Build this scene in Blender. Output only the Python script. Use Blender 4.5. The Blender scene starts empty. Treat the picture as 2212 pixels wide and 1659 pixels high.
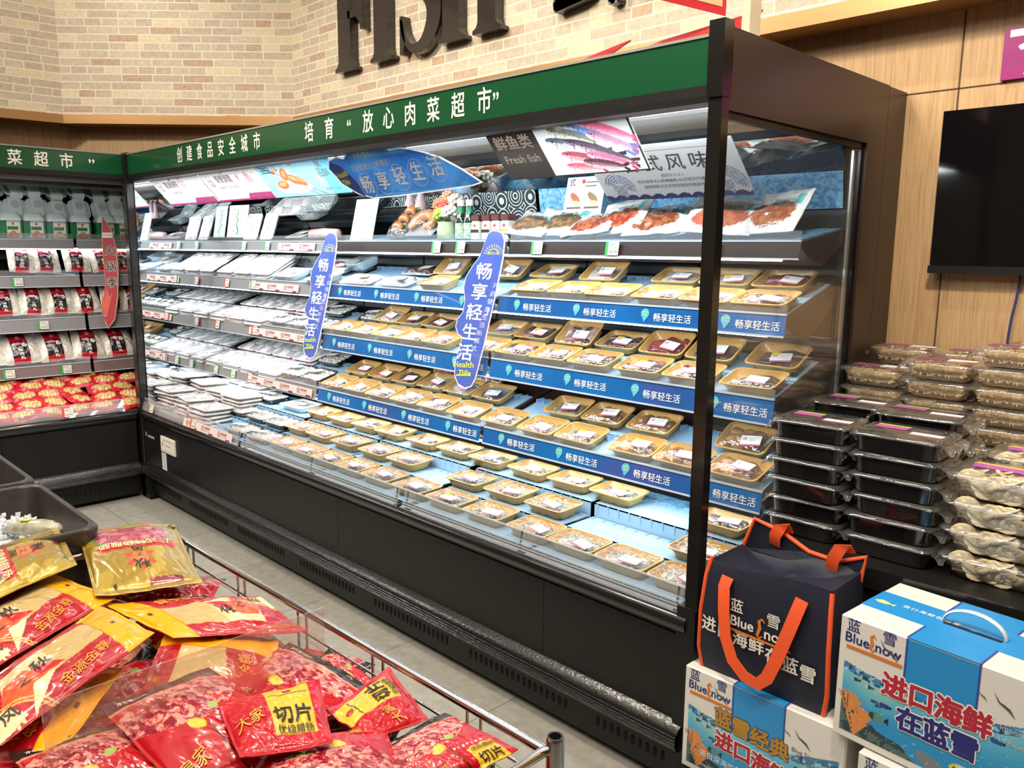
import bpy, math, random
import numpy as np
from mathutils import Vector, Matrix, Euler

# ------------------------------------------------------------------ camera, world, lights, exposure
scene = bpy.context.scene
COL = scene.collection
cam_d = bpy.data.cameras.new('camera'); cam = bpy.data.objects.new('camera', cam_d); COL.objects.link(cam)
cam.location = (0.0, 0.0, 1.6)
cam.rotation_euler = (math.radians(80.4954), math.radians(-0.4995), math.radians(45.3155))
cam_d.sensor_width = 36.0; cam_d.lens = 1749.31 / 2212 * 36.0
cam_d.clip_start = 0.02
scene.camera = cam
vs = scene.view_settings
vs.view_transform = 'Standard'; vs.look = 'None'; vs.gamma = 1.0; vs.use_curve_mapping = False
vs.exposure = 0.0
scene.cycles.max_bounces = 10; scene.cycles.diffuse_bounces = 3; scene.cycles.glossy_bounces = 4
scene.cycles.transparent_max_bounces = 24; scene.cycles.transmission_bounces = 6
scene.cycles.caustics_reflective = False; scene.cycles.caustics_refractive = False
scene.cycles.sample_clamp_indirect = 6.0
world = bpy.data.worlds.new('world'); scene.world = world; world.use_nodes = True
bg = world.node_tree.nodes['Background']
bg.inputs[0].default_value = (1.0, 0.86, 0.70, 1); bg.inputs[1].default_value = 0.16

def area(name, loc, target, sx, sy, power, color=(1, 1, 1), spread=180):
    l = bpy.data.lights.new(name, 'AREA'); l.shape = 'RECTANGLE'; l.size = sx; l.size_y = sy
    l.energy = power * (.33 if name == 'ceiling_lamp_light' else 1); l.color = color; l.spread = math.radians(spread)
    o = bpy.data.objects.new(name, l); COL.objects.link(o); o.location = loc
    d = Vector(target) - Vector(loc)
    o.rotation_euler = d.to_track_quat('-Z', 'Y').to_euler()
    return o
WARM = (1.0, 0.89, 0.74)
# ceiling track lamps of the shop (small, warm)
for i, (x, y, tx, ty, p) in enumerate([(-3.6, 0.6, -3.7, 2.95, 62), (-5.0, -0.6, -6.0, 2.2, 70), (-1.9, 0.4, -1.9, 2.95, 52), (-0.2, 0.9, -0.4, 3.0, 55),
                                       (-2.2, -0.4, -2.2, 0.7, 46), (-1.2, 0.2, -1.3, 0.6, 40), (-0.3, 0.9, -0.6, 2.6, 75), (-3.2, 1.0, -3.0, 1.3, 60),
                                       (-1.6, -0.9, -1.5, 0.7, 26)]):
    area('ceiling_lamp_light', (x, y, 3.72), (tx, ty, 1.2 if i > 3 else 2.3), 0.22, 0.22, p, WARM, 130)
# track lamp, added fill, then cool LED tubes of the two chillers: under the canopy and under the top shelf
area('track_lamp_light', (-3.0, 1.985, 3.78), (-3.0, 1.985, 0), 5.5, 0.03, 34, (1.0, 0.93, 0.82), 120)
area('ambient_fill_light', (-2.2, -0.6, 3.80), (-2.2, -0.6, 0), 6.5, 4.5, 85, (1.0, 0.93, 0.82))  # broad overhead fill added for soft ambience, not a fitting of the shop
LED = (0.90, 0.97, 1.0)
area('canopy_led_light', (-3.18, 2.055, 1.985), (-3.18, 2.26, 1.0), 4.0, 0.04, 21, LED)
area('canopy_led_light', (-3.18, 2.07, 1.975), (-3.18, 2.75, 1.74), 4.0, 0.04, 16, LED)
area('shelf_led_light', (-3.18, 2.475, 1.565), (-3.18, 2.56, 1.0), 3.9, 0.03, 7, LED)
for zz, yy, pw in ((1.325, 2.41, 6.5), (1.052, 2.365, 6.5), (0.772, 2.325, 7)):
    area('shelf_led_light', (-3.18, yy, zz), (-3.18, yy + .17, zz - .30), 3.9, 0.03, pw, LED)
area('canopy_led_light', (-5.41, 0.55, 1.985), (-5.62, 0.55, 1.0), 0.04, 3.1, 40, (1.0, 0.96, 0.92))
area('shelf_led_light', (-5.83, 0.55, 1.565), (-5.92, 0.55, 1.0), 0.03, 3.1, 12, (1.0, 0.96, 0.92))

random.seed(7)
# ------------------------------------------------------------------ helpers
def lin(c):
    if isinstance(c, str):
        c = tuple(int(c[i:i + 2], 16) / 255 for i in (0, 2, 4))
    return tuple(((v / 12.92) if v <= 0.04045 else ((v + 0.055) / 1.055) ** 2.4) for v in c)
def linv(a):
    a = np.clip(a, 0, 1)
    return np.where(a <= 0.04045, a / 12.92, ((a + 0.055) / 1.055) ** 2.4)
def rgb(s): return np.array([int(s[i:i + 2], 16) / 255 for i in (0, 2, 4)])

MATS = {}
def mat(name, color, rough=0.5, metal=0.0, coat=0.0, bump=0.0, bscale=200.0, spec=0.5, vc=False, emit=0.0, noise=None):
    if name in MATS: return MATS[name]
    m = bpy.data.materials.new(name); m.use_nodes = True; MATS[name] = m
    nt = m.node_tree; b = nt.nodes['Principled BSDF']
    b.inputs['Base Color'].default_value = (*lin(color), 1)
    b.inputs['Roughness'].default_value = rough; b.inputs['Metallic'].default_value = metal
    b.inputs['Coat Weight'].default_value = coat; b.inputs['Coat Roughness'].default_value = 0.05
    b.inputs['Specular IOR Level'].default_value = spec
    if vc:
        a = nt.nodes.new('ShaderNodeAttribute'); a.attribute_name = 'Col'
        nt.links.new(a.outputs['Color'], b.inputs['Base Color'])
    if noise:
        tc = nt.nodes.new('ShaderNodeTexCoord'); n = nt.nodes.new('ShaderNodeTexNoise'); n.inputs['Scale'].default_value = noise[0]
        n.inputs['Detail'].default_value = 6
        cr = nt.nodes.new('ShaderNodeValToRGB'); cr.color_ramp.elements[0].color = (*lin(color), 1); cr.color_ramp.elements[1].color = (*lin(noise[1]), 1)
        cr.color_ramp.elements[0].position = 0.35; cr.color_ramp.elements[1].position = 0.65
        nt.links.new(tc.outputs['Object'], n.inputs['Vector']); nt.links.new(n.outputs['Fac'], cr.inputs[0]); nt.links.new(cr.outputs[0], b.inputs['Base Color'])
    if bump:
        tc = nt.nodes.new('ShaderNodeTexCoord'); n = nt.nodes.new('ShaderNodeTexNoise'); n.inputs['Scale'].default_value = bscale; n.inputs['Detail'].default_value = 3
        bp = nt.nodes.new('ShaderNodeBump'); bp.inputs['Strength'].default_value = bump; bp.inputs['Distance'].default_value = 0.01
        nt.links.new(tc.outputs['Object'], n.inputs['Vector']); nt.links.new(n.outputs['Fac'], bp.inputs['Height'])
        nt.links.new(bp.outputs[0], b.inputs['Normal']); nt.links.new(bp.outputs[0], b.inputs['Coat Normal'])
    if emit:
        b.inputs['Emission Color'].default_value = (*lin(color), 1); b.inputs['Emission Strength'].default_value = emit
    return m
def film(name, tint='ffffff', opacity=0.06, gloss=0.2, rough=0.06, bump=0.3, bscale=40.0):
    """clear plastic: see-through with glossy glints"""
    if name in MATS: return MATS[name]
    m = bpy.data.materials.new(name); m.use_nodes = True; MATS[name] = m
    nt = m.node_tree; nt.nodes.clear(); N = nt.nodes.new; L = nt.links.new
    out = N('ShaderNodeOutputMaterial'); tr = N('ShaderNodeBsdfTransparent'); gl = N('ShaderNodeBsdfGlossy'); df = N('ShaderNodeBsdfDiffuse')
    gl.inputs['Roughness'].default_value = rough; gl.inputs['Color'].default_value = (1, 1, 1, 1)
    df.inputs['Color'].default_value = (*lin(tint), 1)
    lw = N('ShaderNodeLayerWeight'); pw = N('ShaderNodeMath'); pw.operation = 'POWER'; pw.inputs[1].default_value = 4.0
    mu = N('ShaderNodeMath'); mu.operation = 'MULTIPLY_ADD'; mu.inputs[1].default_value = 0.8; mu.inputs[2].default_value = 0.02 + gloss * 0.25
    mu.use_clamp = True
    m1 = N('ShaderNodeMixShader'); m1.inputs[0].default_value = opacity
    m2 = N('ShaderNodeMixShader')
    L(tr.outputs[0], m1.inputs[1]); L(df.outputs[0], m1.inputs[2]); L(lw.outputs['Facing'], pw.inputs[0]); L(pw.outputs[0], mu.inputs[0]); L(mu.outputs[0], m2.inputs[0])
    L(m1.outputs[0], m2.inputs[1]); L(gl.outputs[0], m2.inputs[2]); L(m2.outputs[0], out.inputs[0])
    if bump:
        tc = N('ShaderNodeTexCoord'); n = N('ShaderNodeTexNoise'); n.inputs['Scale'].default_value = bscale; n.inputs['Detail'].default_value = 2; n.inputs['Distortion'].default_value = 0.6
        bp = N('ShaderNodeBump'); bp.inputs['Strength'].default_value = bump; bp.inputs['Distance'].default_value = 0.02
        L(tc.outputs['Object'], n.inputs['Vector']); L(n.outputs['Fac'], bp.inputs['Height']); L(bp.outputs[0], gl.inputs['Normal'])
    return m

class MB:
    def __init__(s): s.v = []; s.f = []; s.m = []; s.uv = {}
    def add(s, vs_, fs, mi=0):
        o = len(s.v); s.v.extend([tuple(map(float, p)) for p in vs_])
        for f in fs: s.f.append(tuple(i + o for i in f)); s.m.append(mi)
        return s
    def box(s, x0, x1, y0, y1, z0, z1, mi=0, ch=0.0):
        if ch <= 0:
            return s.add([(x0, y0, z0), (x1, y0, z0), (x1, y1, z0), (x0, y1, z0), (x0, y0, z1), (x1, y0, z1), (x1, y1, z1), (x0, y1, z1)],
                         [(0, 3, 2, 1), (4, 5, 6, 7), (0, 1, 5, 4), (1, 2, 6, 5), (2, 3, 7, 6), (3, 0, 4, 7)], mi)
        w, d = x1 - x0, y1 - y0; cx, cy = (x0 + x1) / 2, (y0 + y1) / 2; r = ch
        rings = []
        for (ins, z) in ((ch, z0), (0, z0 + ch), (0, z1 - ch), (ch, z1)):
            rings.append([(p[0] + cx, p[1] + cy, z) for p in rrect(w - 2 * ins, d - 2 * ins, max(r - ins, .0005) if ins == 0 else r * .5, 2)])
        return s.loft(rings, mi, True, True)
    def quad(s, a, b, c, d, mi=0): return s.add([a, b, c, d], [(0, 1, 2, 3)], mi)
    def loft(s, rings, mi=0, cap0=False, cap1=False, closed=True):
        n = len(rings[0]); vs_ = [p for r in rings for p in r]; fs = []
        for k in range(len(rings) - 1):
            for i in range(n if closed else n - 1):
                j = (i + 1) % n
                fs.append((k * n + i, k * n + j, (k + 1) * n + j, (k + 1) * n + i))
        if cap0: fs.append(tuple(range(n - 1, -1, -1)))
        if cap1: fs.append(tuple((len(rings) - 1) * n + i for i in range(n)))
        return s.add(vs_, fs, mi)
    def prism(s, poly, z0, z1, mi=0, fr=None):
        """poly in local xy, extruded z0..z1, fr maps (x,y,z)->point"""
        fr = fr or (lambda x, y, z: (x, y, z)); n = len(poly)
        a = sum(poly[i][0] * poly[(i + 1) % n][1] - poly[(i + 1) % n][0] * poly[i][1] for i in range(n))
        if a < 0: poly = poly[::-1]
        vs_ = [fr(x, y, z0) for x, y in poly] + [fr(x, y, z1) for x, y in poly]
        fs = [tuple(range(n - 1, -1, -1)), tuple(range(n, 2 * n))] + [(i, (i + 1) % n, n + (i + 1) % n, n + i) for i in range(n)]
        return s.add(vs_, fs, mi)
    def strip(s, prof, x0, x1, mi=0):
        """open profile [(y,z)] swept along x"""
        return s.loft([[(x0, y, z) for y, z in prof], [(x1, y, z) for y, z in prof]], mi, closed=False)
    def tube(s, pts, r, mi=0, n=10, cap=True, flat=None):
        pts = [Vector(p) for p in pts]; rings = []; up = None
        for i, p in enumerate(pts):
            t = (pts[min(i + 1, len(pts) - 1)] - pts[max(i - 1, 0)]).normalized()
            if up is None:
                up = Vector((0, 0, 1)) if abs(t.z) < .9 else Vector((1, 0, 0))
            a = t.cross(up).normalized(); b = a.cross(t).normalized(); up = b
            rr = r[i] if isinstance(r, (list, tuple)) else r
            fa, fb = (1, 1) if flat is None else flat
            rings.append([p + a * rr * fa * math.cos(2 * math.pi * k / n) + b * rr * fb * math.sin(2 * math.pi * k / n) for k in range(n)])
        return s.loft(rings, mi, cap, cap)
    def lathe(s, prof, c=(0, 0, 0), mi=0, n=20):
        rings = [[(c[0] + r * math.cos(2 * math.pi * k / n), c[1] + r * math.sin(2 * math.pi * k / n), c[2] + z) for k in range(n)] for r, z in prof]
        return s.loft(rings, mi, True, True)
    def blob(s, c, r, mi=0, n=8, m=6, jit=0.0, rnd=None):
        rings = []
        for k in range(1, m):
            th = math.pi * k / m
            rings.append([(c[0] + r[0] * math.sin(th) * math.cos(2 * math.pi * i / n) * (1 + (rnd.uniform(-jit, jit) if rnd else 0)), c[1] + r[1] * math.sin(th) * math.sin(2 * math.pi * i / n) * (1 + (rnd.uniform(-jit, jit) if rnd else 0)),
                           c[2] - r[2] * math.cos(th)) for i in range(n)])
        return s.loft(rings, mi, True, True)
    def mesh(s, name, mats, smooth=None):
        me = bpy.data.meshes.new(name); me.from_pydata(s.v, [], s.f)
        for m in (mats if isinstance(mats, (list, tuple)) else [mats]): me.materials.append(m)
        me.polygons.foreach_set('material_index', s.m)
        if smooth is not None:
            me.polygons.foreach_set('use_smooth', [True] * len(s.f))
            if smooth < 180: me.set_sharp_from_angle(angle=math.radians(smooth))
        me.update(); return me
def rrect(w, d, r, n=3, k=1):
    """rounded rectangle outline; k straight subdivisions per side"""
    r = min(r, w / 2 - 1e-5, d / 2 - 1e-5); out = []
    cs = [(w / 2 - r, d / 2 - r, 0), (-w / 2 + r, d / 2 - r, 90), (-w / 2 + r, -d / 2 + r, 180), (w / 2 - r, -d / 2 + r, 270)]
    for q, (cx, cy, a0) in enumerate(cs):
        for i in range(n + 1):
            a = math.radians(a0 + 90 * i / n); out.append((cx + r * math.cos(a), cy + r * math.sin(a)))
        if k > 1:
            a = math.radians(a0 + 90); p = (cx + r * math.cos(a), cy + r * math.sin(a))
            c2 = cs[(q + 1) % 4]; a2 = math.radians(c2[2]); p2 = (c2[0] + r * math.cos(a2), c2[1] + r * math.sin(a2))
            for i in range(1, k): out.append((p[0] + (p2[0] - p[0]) * i / k, p[1] + (p2[1] - p[1]) * i / k))
    return out
def link(name, me, parent=None, loc=None, rot=None, label=None, kind=None):
    o = bpy.data.objects.new(name, me); COL.objects.link(o)
    if parent is not None: o.parent = parent
    if loc is not None: o.location = loc
    if rot is not None: o.rotation_euler = rot
    if label: o['label'] = label
    if kind: o['kind'] = kind
    return o
def thing(name, label, cat, loc=(0, 0, 0), rot=(0, 0, 0), group=None, me=None):
    o = bpy.data.objects.new(name, me); COL.objects.link(o); o.location = loc; o.rotation_euler = rot
    o['label'] = label; o['category'] = cat
    if group: o['group'] = group
    return o
def structure(name, me, loc=None, rot=None):
    o = link(name, me, None, loc, rot); o['kind'] = 'structure'; return o
ORD = ['first', 'second', 'third', 'fourth', 'fifth', 'sixth', 'seventh', 'eighth', 'ninth', 'tenth', 'eleventh', 'twelfth', 'thirteenth', 'fourteenth']

# ---- painting on meshes: printed artwork as vertex colours
def vnoise(x, y, seed=0):
    xi = np.floor(x).astype(int); yi = np.floor(y).astype(int); xf = x - xi; yf = y - yi
    def h(a, b):
        n = (a * 374761393 + b * 668265263 + seed * 1442695041) & 0x7fffffff
        n = ((n ^ (n >> 13)) * 1274126177) & 0x7fffffff
        return ((n ^ (n >> 16)) & 0xffff) / 65535.0
    u = xf * xf * (3 - 2 * xf); v = yf * yf * (3 - 2 * yf)
    return (h(xi, yi) * (1 - u) + h(xi + 1, yi) * u) * (1 - v) + (h(xi, yi + 1) * (1 - u) + h(xi + 1, yi + 1) * u) * v
def fbm(x, y, seed=0, o=3):
    t = 0; a = .5
    for k in range(o): t = t + a * vnoise(x * 2 ** k, y * 2 ** k, seed + k); a *= .5
    return t / (1 - .5 ** o)
def inpoly(x, y, poly):
    r = np.zeros(x.shape, bool); n = len(poly)
    for i in range(n):
        x0, y0 = poly[i]; x1, y1 = poly[(i + 1) % n]
        if y0 == y1: continue
        r ^= ((y0 > y) != (y1 > y)) & (x < (x1 - x0) * (y - y0) / (y1 - y0) + x0)
    return r
class Art:
    def __init__(s, nu, nv, w=1.0, h=1.0, base='ffffff'):
        s.nu, s.nv = nu, nv
        s.U, s.V = np.meshgrid(np.linspace(0, 1, nu + 1), np.linspace(0, 1, nv + 1)); s.w, s.h = w, h
        s.X = s.U * w; s.Y = s.V * h
        s.c = np.zeros(s.U.shape + (3,)) + rgb(base)
    def put(s, m, col, a=1.0):
        col = rgb(col) if isinstance(col, str) else col
        mm = (m.astype(float) * a)[..., None]; s.c = s.c * (1 - mm) + col * mm; return s
    def rect(s, x0, x1, y0, y1, col, a=1.0): return s.put((s.X >= x0) & (s.X <= x1) & (s.Y >= y0) & (s.Y <= y1), col, a)
    def ell(s, cx, cy, rx, ry, col, ang=0, a=1.0):
        ca, sa = math.cos(ang), math.sin(ang); dx, dy = s.X - cx, s.Y - cy
        return s.put(((dx * ca + dy * sa) / rx) ** 2 + ((-dx * sa + dy * ca) / ry) ** 2 <= 1, col, a)
    def poly(s, p, col, a=1.0): return s.put(inpoly(s.X, s.Y, p), col, a)
    def mesh(s, name, posf, material, smooth=True, extra=None):
        """posf(U,V)->(n,m,3)"""
        P = posf(s.U, s.V).reshape(-1, 3); n = s.nu + 1
        idx = np.arange(s.nu * s.nv); r = idx // s.nu; q = idx % s.nu; a = r * n + q
        F = np.stack([a, a + 1, a + n + 1, a + n], 1)
        me = grid_mesh(name, P, F, s.c.reshape(-1, 3), material, smooth); return me
def grid_mesh(name, P, F, C, material, smooth=True):
    me = bpy.data.meshes.new(name); nf = len(F)
    me.vertices.add(len(P)); me.vertices.foreach_set('co', np.asarray(P, np.float32).ravel())
    me.loops.add(nf * 4); me.loops.foreach_set('vertex_index', np.asarray(F, np.int32).ravel())
    me.polygons.add(nf); me.polygons.foreach_set('loop_start', np.arange(nf, dtype=np.int32) * 4)
    me.polygons.foreach_set('use_smooth', np.full(nf, smooth))
    me.update(calc_edges=True)
    if C is not None:
        at = me.color_attributes.new('Col', 'FLOAT_COLOR', 'POINT')
        L = np.ones((len(P), 4), np.float32); L[:, :3] = linv(np.asarray(C)); at.data.foreach_set('color', L.ravel())
    me.materials.append(material); return me
def flat(w, h, z=0.0):
    def f(U, V): return np.stack([(U - .5) * w, (V - .5) * h, np.zeros_like(U) + z], -1)
    return f
VC = mat('printed_card', 'ffffff', 0.45, vc=True)
def translucent(m, f=.5):
    nt = m.node_tree; b = nt.nodes['Principled BSDF']; o = nt.nodes['Material Output']
    t = nt.nodes.new('ShaderNodeBsdfTranslucent'); mx = nt.nodes.new('ShaderNodeMixShader'); mx.inputs[0].default_value = f
    if b.inputs['Base Color'].is_linked: nt.links.new(b.inputs['Base Color'].links[0].from_socket, t.inputs[0])
    else: t.inputs[0].default_value = b.inputs['Base Color'].default_value
    nt.links.new(b.outputs[0], mx.inputs[1]); nt.links.new(t.outputs[0], mx.inputs[2]); nt.links.new(mx.outputs[0], o.inputs[0]); return m
VCT = translucent(mat('printed_backlit_card', 'ffffff', 0.4, vc=True), .7)
VCG = mat('printed_gloss', 'ffffff', 0.22, vc=True, coat=0.5)

# ---- lettering
TXT = {}
def text_mesh(s, size=1.0, bold=0.0, ext=0.0, align='CENTER', mt=None, sx=1.0, shear=0.0, name='lettering', spacing=1.0):
    key = (s, round(size, 4), bold, ext, align, mt.name if mt else '', sx, shear, spacing)
    if key in TXT: return TXT[key]
    cu = bpy.data.curves.new(name, 'FONT'); cu.body = s; cu.size = 1.0; cu.extrude = ext / size; cu.align_x = align; cu.align_y = 'CENTER'
    cu.resolution_u = 2 if size < .03 else 3; cu.shear = shear; cu.space_character = spacing
    o = bpy.data.objects.new('tmp', cu); me = bpy.data.meshes.new_from_object(o)
    bpy.data.objects.remove(o); bpy.data.curves.remove(cu)
    if bold > 0:
        k = 6 if bold < .03 else 12; V = [tuple(v.co) for v in me.vertices]; F = [tuple(p.vertices) for p in me.polygons]; nv = len(V); AV, AF = list(V), list(F)
        for q in range(k):
            dx, dy = math.cos(6.2832 * q / k) * bold, math.sin(6.2832 * q / k) * bold; o_ = len(AV); e = .0004 * (q + 1) / k if not ext else 0
            AV += [(x + dx, y + dy, z - e) for x, y, z in V]; AF += [tuple(a + o_ for a in f) for f in F]
        bpy.data.meshes.remove(me); me = bpy.data.meshes.new(name); me.from_pydata(AV, [], AF)
    me.transform(Matrix.Diagonal((size * sx, size, size, 1))); me.name = name
    me.materials.clear()
    if mt: me.materials.append(mt)
    TXT[key] = me; return me
WHITE = mat('white_print', 'f4f2ee', 0.5); BLACKP = mat('black_print', '1c1a1a', 0.5); GREYP = mat('grey_print', '9a9a9a', 0.6)
INK = {}
def ink(c):
    if c not in INK: INK[c] = mat('ink_' + c, c, 0.45)
    return INK[c]
def text(s, parent, loc, size, col='f4f2ee', rot=(0, 0, 0), bold=0.0, ext=0.0, align='CENTER', sx=1.0, shear=0.0, name='lettering', spacing=1.0):
    return link(name, text_mesh(s, size, bold, ext, align, ink(col) if isinstance(col, str) else col, sx, shear, spacing=spacing), parent, loc, rot)
def lines_mesh(rows, mt, name='small_print'):
    """rows of tiny bars standing for unreadable fine print: (x0,x1,y,h)"""
    mb = MB()
    for x0, x1, y, h in rows:
        x = x0
        while x < x1 - 1e-4:
            w = min(h * random.uniform(.7, 1.1), x1 - x); mb.quad((x, y - h / 2, 0), (x + w * .8, y - h / 2, 0), (x + w * .8, y + h / 2, 0), (x, y + h / 2, 0)); x += w
    return mb.mesh(name, mt)

# ------------------------------------------------------------------ main materials
BLK = mat('black_panel', '161514', 0.42, bump=0.02, bscale=60, spec=0.35)
BLKG = mat('black_gloss', '1b1918', 0.18, coat=0.3)
BRN = mat('brown_black_panel', '372723', 0.33, spec=0.45)
RUB = mat('black_bumper', '191817', 0.25, coat=0.4, bump=0.15, bscale=90)
DARK = mat('chiller_lining', '3a3f43', 0.5)
ALU = mat('aluminium', 'b9bcbf', 0.35, metal=1.0)
CHR = mat('chrome', 'e2e2e2', 0.12, metal=1.0)
GREEN = mat('green_header', '0d4c2c', 0.25, coat=0.4)
MIRR = mat('mirror', 'e8eef0', 0.02, metal=1.0)
GREYRAIL = mat('grey_price_rail', '8d8b8c', 0.35, spec=0.4)
BROWNRAIL = mat('brown_price_rail', '3a2f2d', 0.25)
STRIPW = mat('white_trim', '8f8f8c', 0.4)
CLEAR = film('clear_acrylic', 'dfe8ee', 0.10, 0.25, 0.03, 0.0)
GLASS = film('chiller_glass', 'd8dcd8', 0.03, 0.1, 0.01, 0.0)
WRAP = film('cling_wrap', 'ffffff', 0.02, 0.16, 0.05, 0.35, 38)
POLY = film('clear_bag', 'f4f2ec', 0.16, 0.3, 0.12, 0.6, 45)
LEDM = mat('led_tube', 'f4fbff', 0.4, emit=14)

def node_mat(name):
    m = bpy.data.materials.new(name); m.use_nodes = True
    return m, m.node_tree, m.node_tree.nodes.new, m.node_tree.links.new, m.node_tree.nodes['Principled BSDF']
def ramp(N, stops, interp='LINEAR'):
    r = N('ShaderNodeValToRGB'); cr = r.color_ramp; cr.interpolation = interp
    while len(cr.elements) > 1: cr.elements.remove(cr.elements[-1])
    for i, (p, c) in enumerate(stops):
        e = cr.elements[0] if i == 0 else cr.elements.new(p)
        e.position = p; e.color = (*lin(c), 1)
    return r
def brick_mat():
    m, nt, N, L, b = node_mat('split_face_brick')
    uv = N('ShaderNodeUVMap'); br = N('ShaderNodeTexBrick')
    br.offset = 0.37; br.offset_frequency = 2; br.squash = 0.55; br.squash_frequency = 3
    br.inputs['Color1'].default_value = (0, 0, 0, 1); br.inputs['Color2'].default_value = (1, 1, 1, 1); br.inputs['Mortar'].default_value = (.5, .5, .5, 1)
    br.inputs['Scale'].default_value = 1; br.inputs['Mortar Size'].default_value = 0.0042; br.inputs['Mortar Smooth'].default_value = 0.2
    br.inputs['Brick Width'].default_value = 0.205; br.inputs['Row Height'].default_value = 0.0505; br.inputs['Bias'].default_value = 0
    L(uv.outputs[0], br.inputs['Vector'])
    r = ramp(N, [(0, 'c0b19e'), (.22, 'c9baa5'), (.42, 'cfc0aa'), (.58, 'ddcdae'), (.76, 'bda48c'), (.84, 'c5b6a0')], 'CONSTANT')
    L(br.outputs['Color'], r.inputs[0])
    no = N('ShaderNodeTexNoise'); no.inputs['Scale'].default_value = 38; no.inputs['Detail'].default_value = 7; no.inputs['Roughness'].default_value = .7
    L(uv.outputs[0], no.inputs['Vector'])
    r2 = ramp(N, [(.3, '8f8f8f'), (.5, 'c9c9c9'), (.72, 'f2ede4')]); L(no.outputs['Fac'], r2.inputs[0])
    mx = N('ShaderNodeMixRGB'); mx.blend_type = 'OVERLAY'; mx.inputs[0].default_value = .42; L(r.outputs[0], mx.inputs[1]); L(r2.outputs[0], mx.inputs[2])
    mo = N('ShaderNodeMixRGB'); mo.inputs[2].default_value = (*lin('eee0ca'), 1); L(mx.outputs[0], mo.inputs[1]); L(br.outputs['Fac'], mo.inputs[0])
    L(mo.outputs[0], b.inputs['Base Color']); b.inputs['Roughness'].default_value = .75
    bp = N('ShaderNodeBump'); bp.inputs['Strength'].default_value = .35; bp.inputs['Distance'].default_value = .01
    inv = N('ShaderNodeMath'); inv.operation = 'SUBTRACT'; inv.inputs[0].default_value = 1; L(br.outputs['Fac'], inv.inputs[1])
    ad = N('ShaderNodeMath'); ad.operation = 'MULTIPLY_ADD'; ad.inputs[1].default_value = .25; L(no.outputs['Fac'], ad.inputs[0]); L(inv.outputs[0], ad.inputs[2])
    L(ad.outputs[0], bp.inputs['Height']); L(bp.outputs[0], b.inputs['Normal'])
    return m
def wood_mat():
    m, nt, N, L, b = node_mat('oak_laminate')
    uv = N('ShaderNodeUVMap'); mp = N('ShaderNodeMapping'); mp.inputs['Scale'].default_value = (26, 1.6, 1); L(uv.outputs[0], mp.inputs[0])
    n1 = N('ShaderNodeTexNoise'); n1.inputs['Scale'].default_value = 1.6; n1.inputs['Detail'].default_value = 8; n1.inputs['Roughness'].default_value = .65; n1.inputs['Distortion'].default_value = .5
    L(mp.outputs[0], n1.inputs[0])
    r = ramp(N, [(.25, 'b38c62'), (.45, 'c6a173'), (.6, 'cfaa7c'), (.8, 'be986b')]); L(n1.outputs['Fac'], r.inputs[0])
    mp2 = N('ShaderNodeMapping'); mp2.inputs['Scale'].default_value = (160, 6, 1); L(uv.outputs[0], mp2.inputs[0])
    n2 = N('ShaderNodeTexNoise'); n2.inputs['Scale'].default_value = 1; n2.inputs['Detail'].default_value = 4; L(mp2.outputs[0], n2.inputs[0])
    r2 = ramp(N, [(.35, '9a9a9a'), (.55, 'ffffff')]); L(n2.outputs['Fac'], r2.inputs[0])
    mx = N('ShaderNodeMixRGB'); mx.blend_type = 'MULTIPLY'; mx.inputs[0].default_value = .30; L(r.outputs[0], mx.inputs[1]); L(r2.outputs[0], mx.inputs[2])
    L(mx.outputs[0], b.inputs['Base Color']); b.inputs['Roughness'].default_value = .5
    return m
BRICK, WOOD = brick_mat(), wood_mat()
COPPER = mat('copper_trim', 'c79a68', 0.32, metal=0.55)
def floor_mat():
    m, nt, N, L, b = node_mat('floor_tile')
    tc = N('ShaderNodeTexCoord'); br = N('ShaderNodeTexBrick'); br.offset = 0
    br.inputs['Color1'].default_value = (*lin('a3a096'), 1); br.inputs['Color2'].default_value = (*lin('9c998e'), 1); br.inputs['Mortar'].default_value = (*lin('77736a'), 1)
    br.inputs['Scale'].default_value = 1; br.inputs['Brick Width'].default_value = .6; br.inputs['Row Height'].default_value = .6; br.inputs['Mortar Size'].default_value = .0025
    mp = N('ShaderNodeMapping'); mp.inputs['Location'].default_value = (0.1, 0.2, 0); L(tc.outputs['Object'], mp.inputs[0]); L(mp.outputs[0], br.inputs['Vector'])
    no = N('ShaderNodeTexNoise'); no.inputs['Scale'].default_value = 25; no.inputs['Detail'].default_value = 6; L(tc.outputs['Object'], no.inputs['Vector'])
    r = ramp(N, [(.35, 'd8d8d8'), (.65, 'ffffff')]); L(no.outputs['Fac'], r.inputs[0])
    mx = N('ShaderNodeMixRGB'); mx.blend_type = 'MULTIPLY'; mx.inputs[0].default_value = .6; L(br.outputs[0], mx.inputs[1]); L(r.outputs[0], mx.inputs[2])
    L(mx.outputs[0], b.inputs['Base Color']); b.inputs['Roughness'].default_value = .35
    return m
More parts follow.
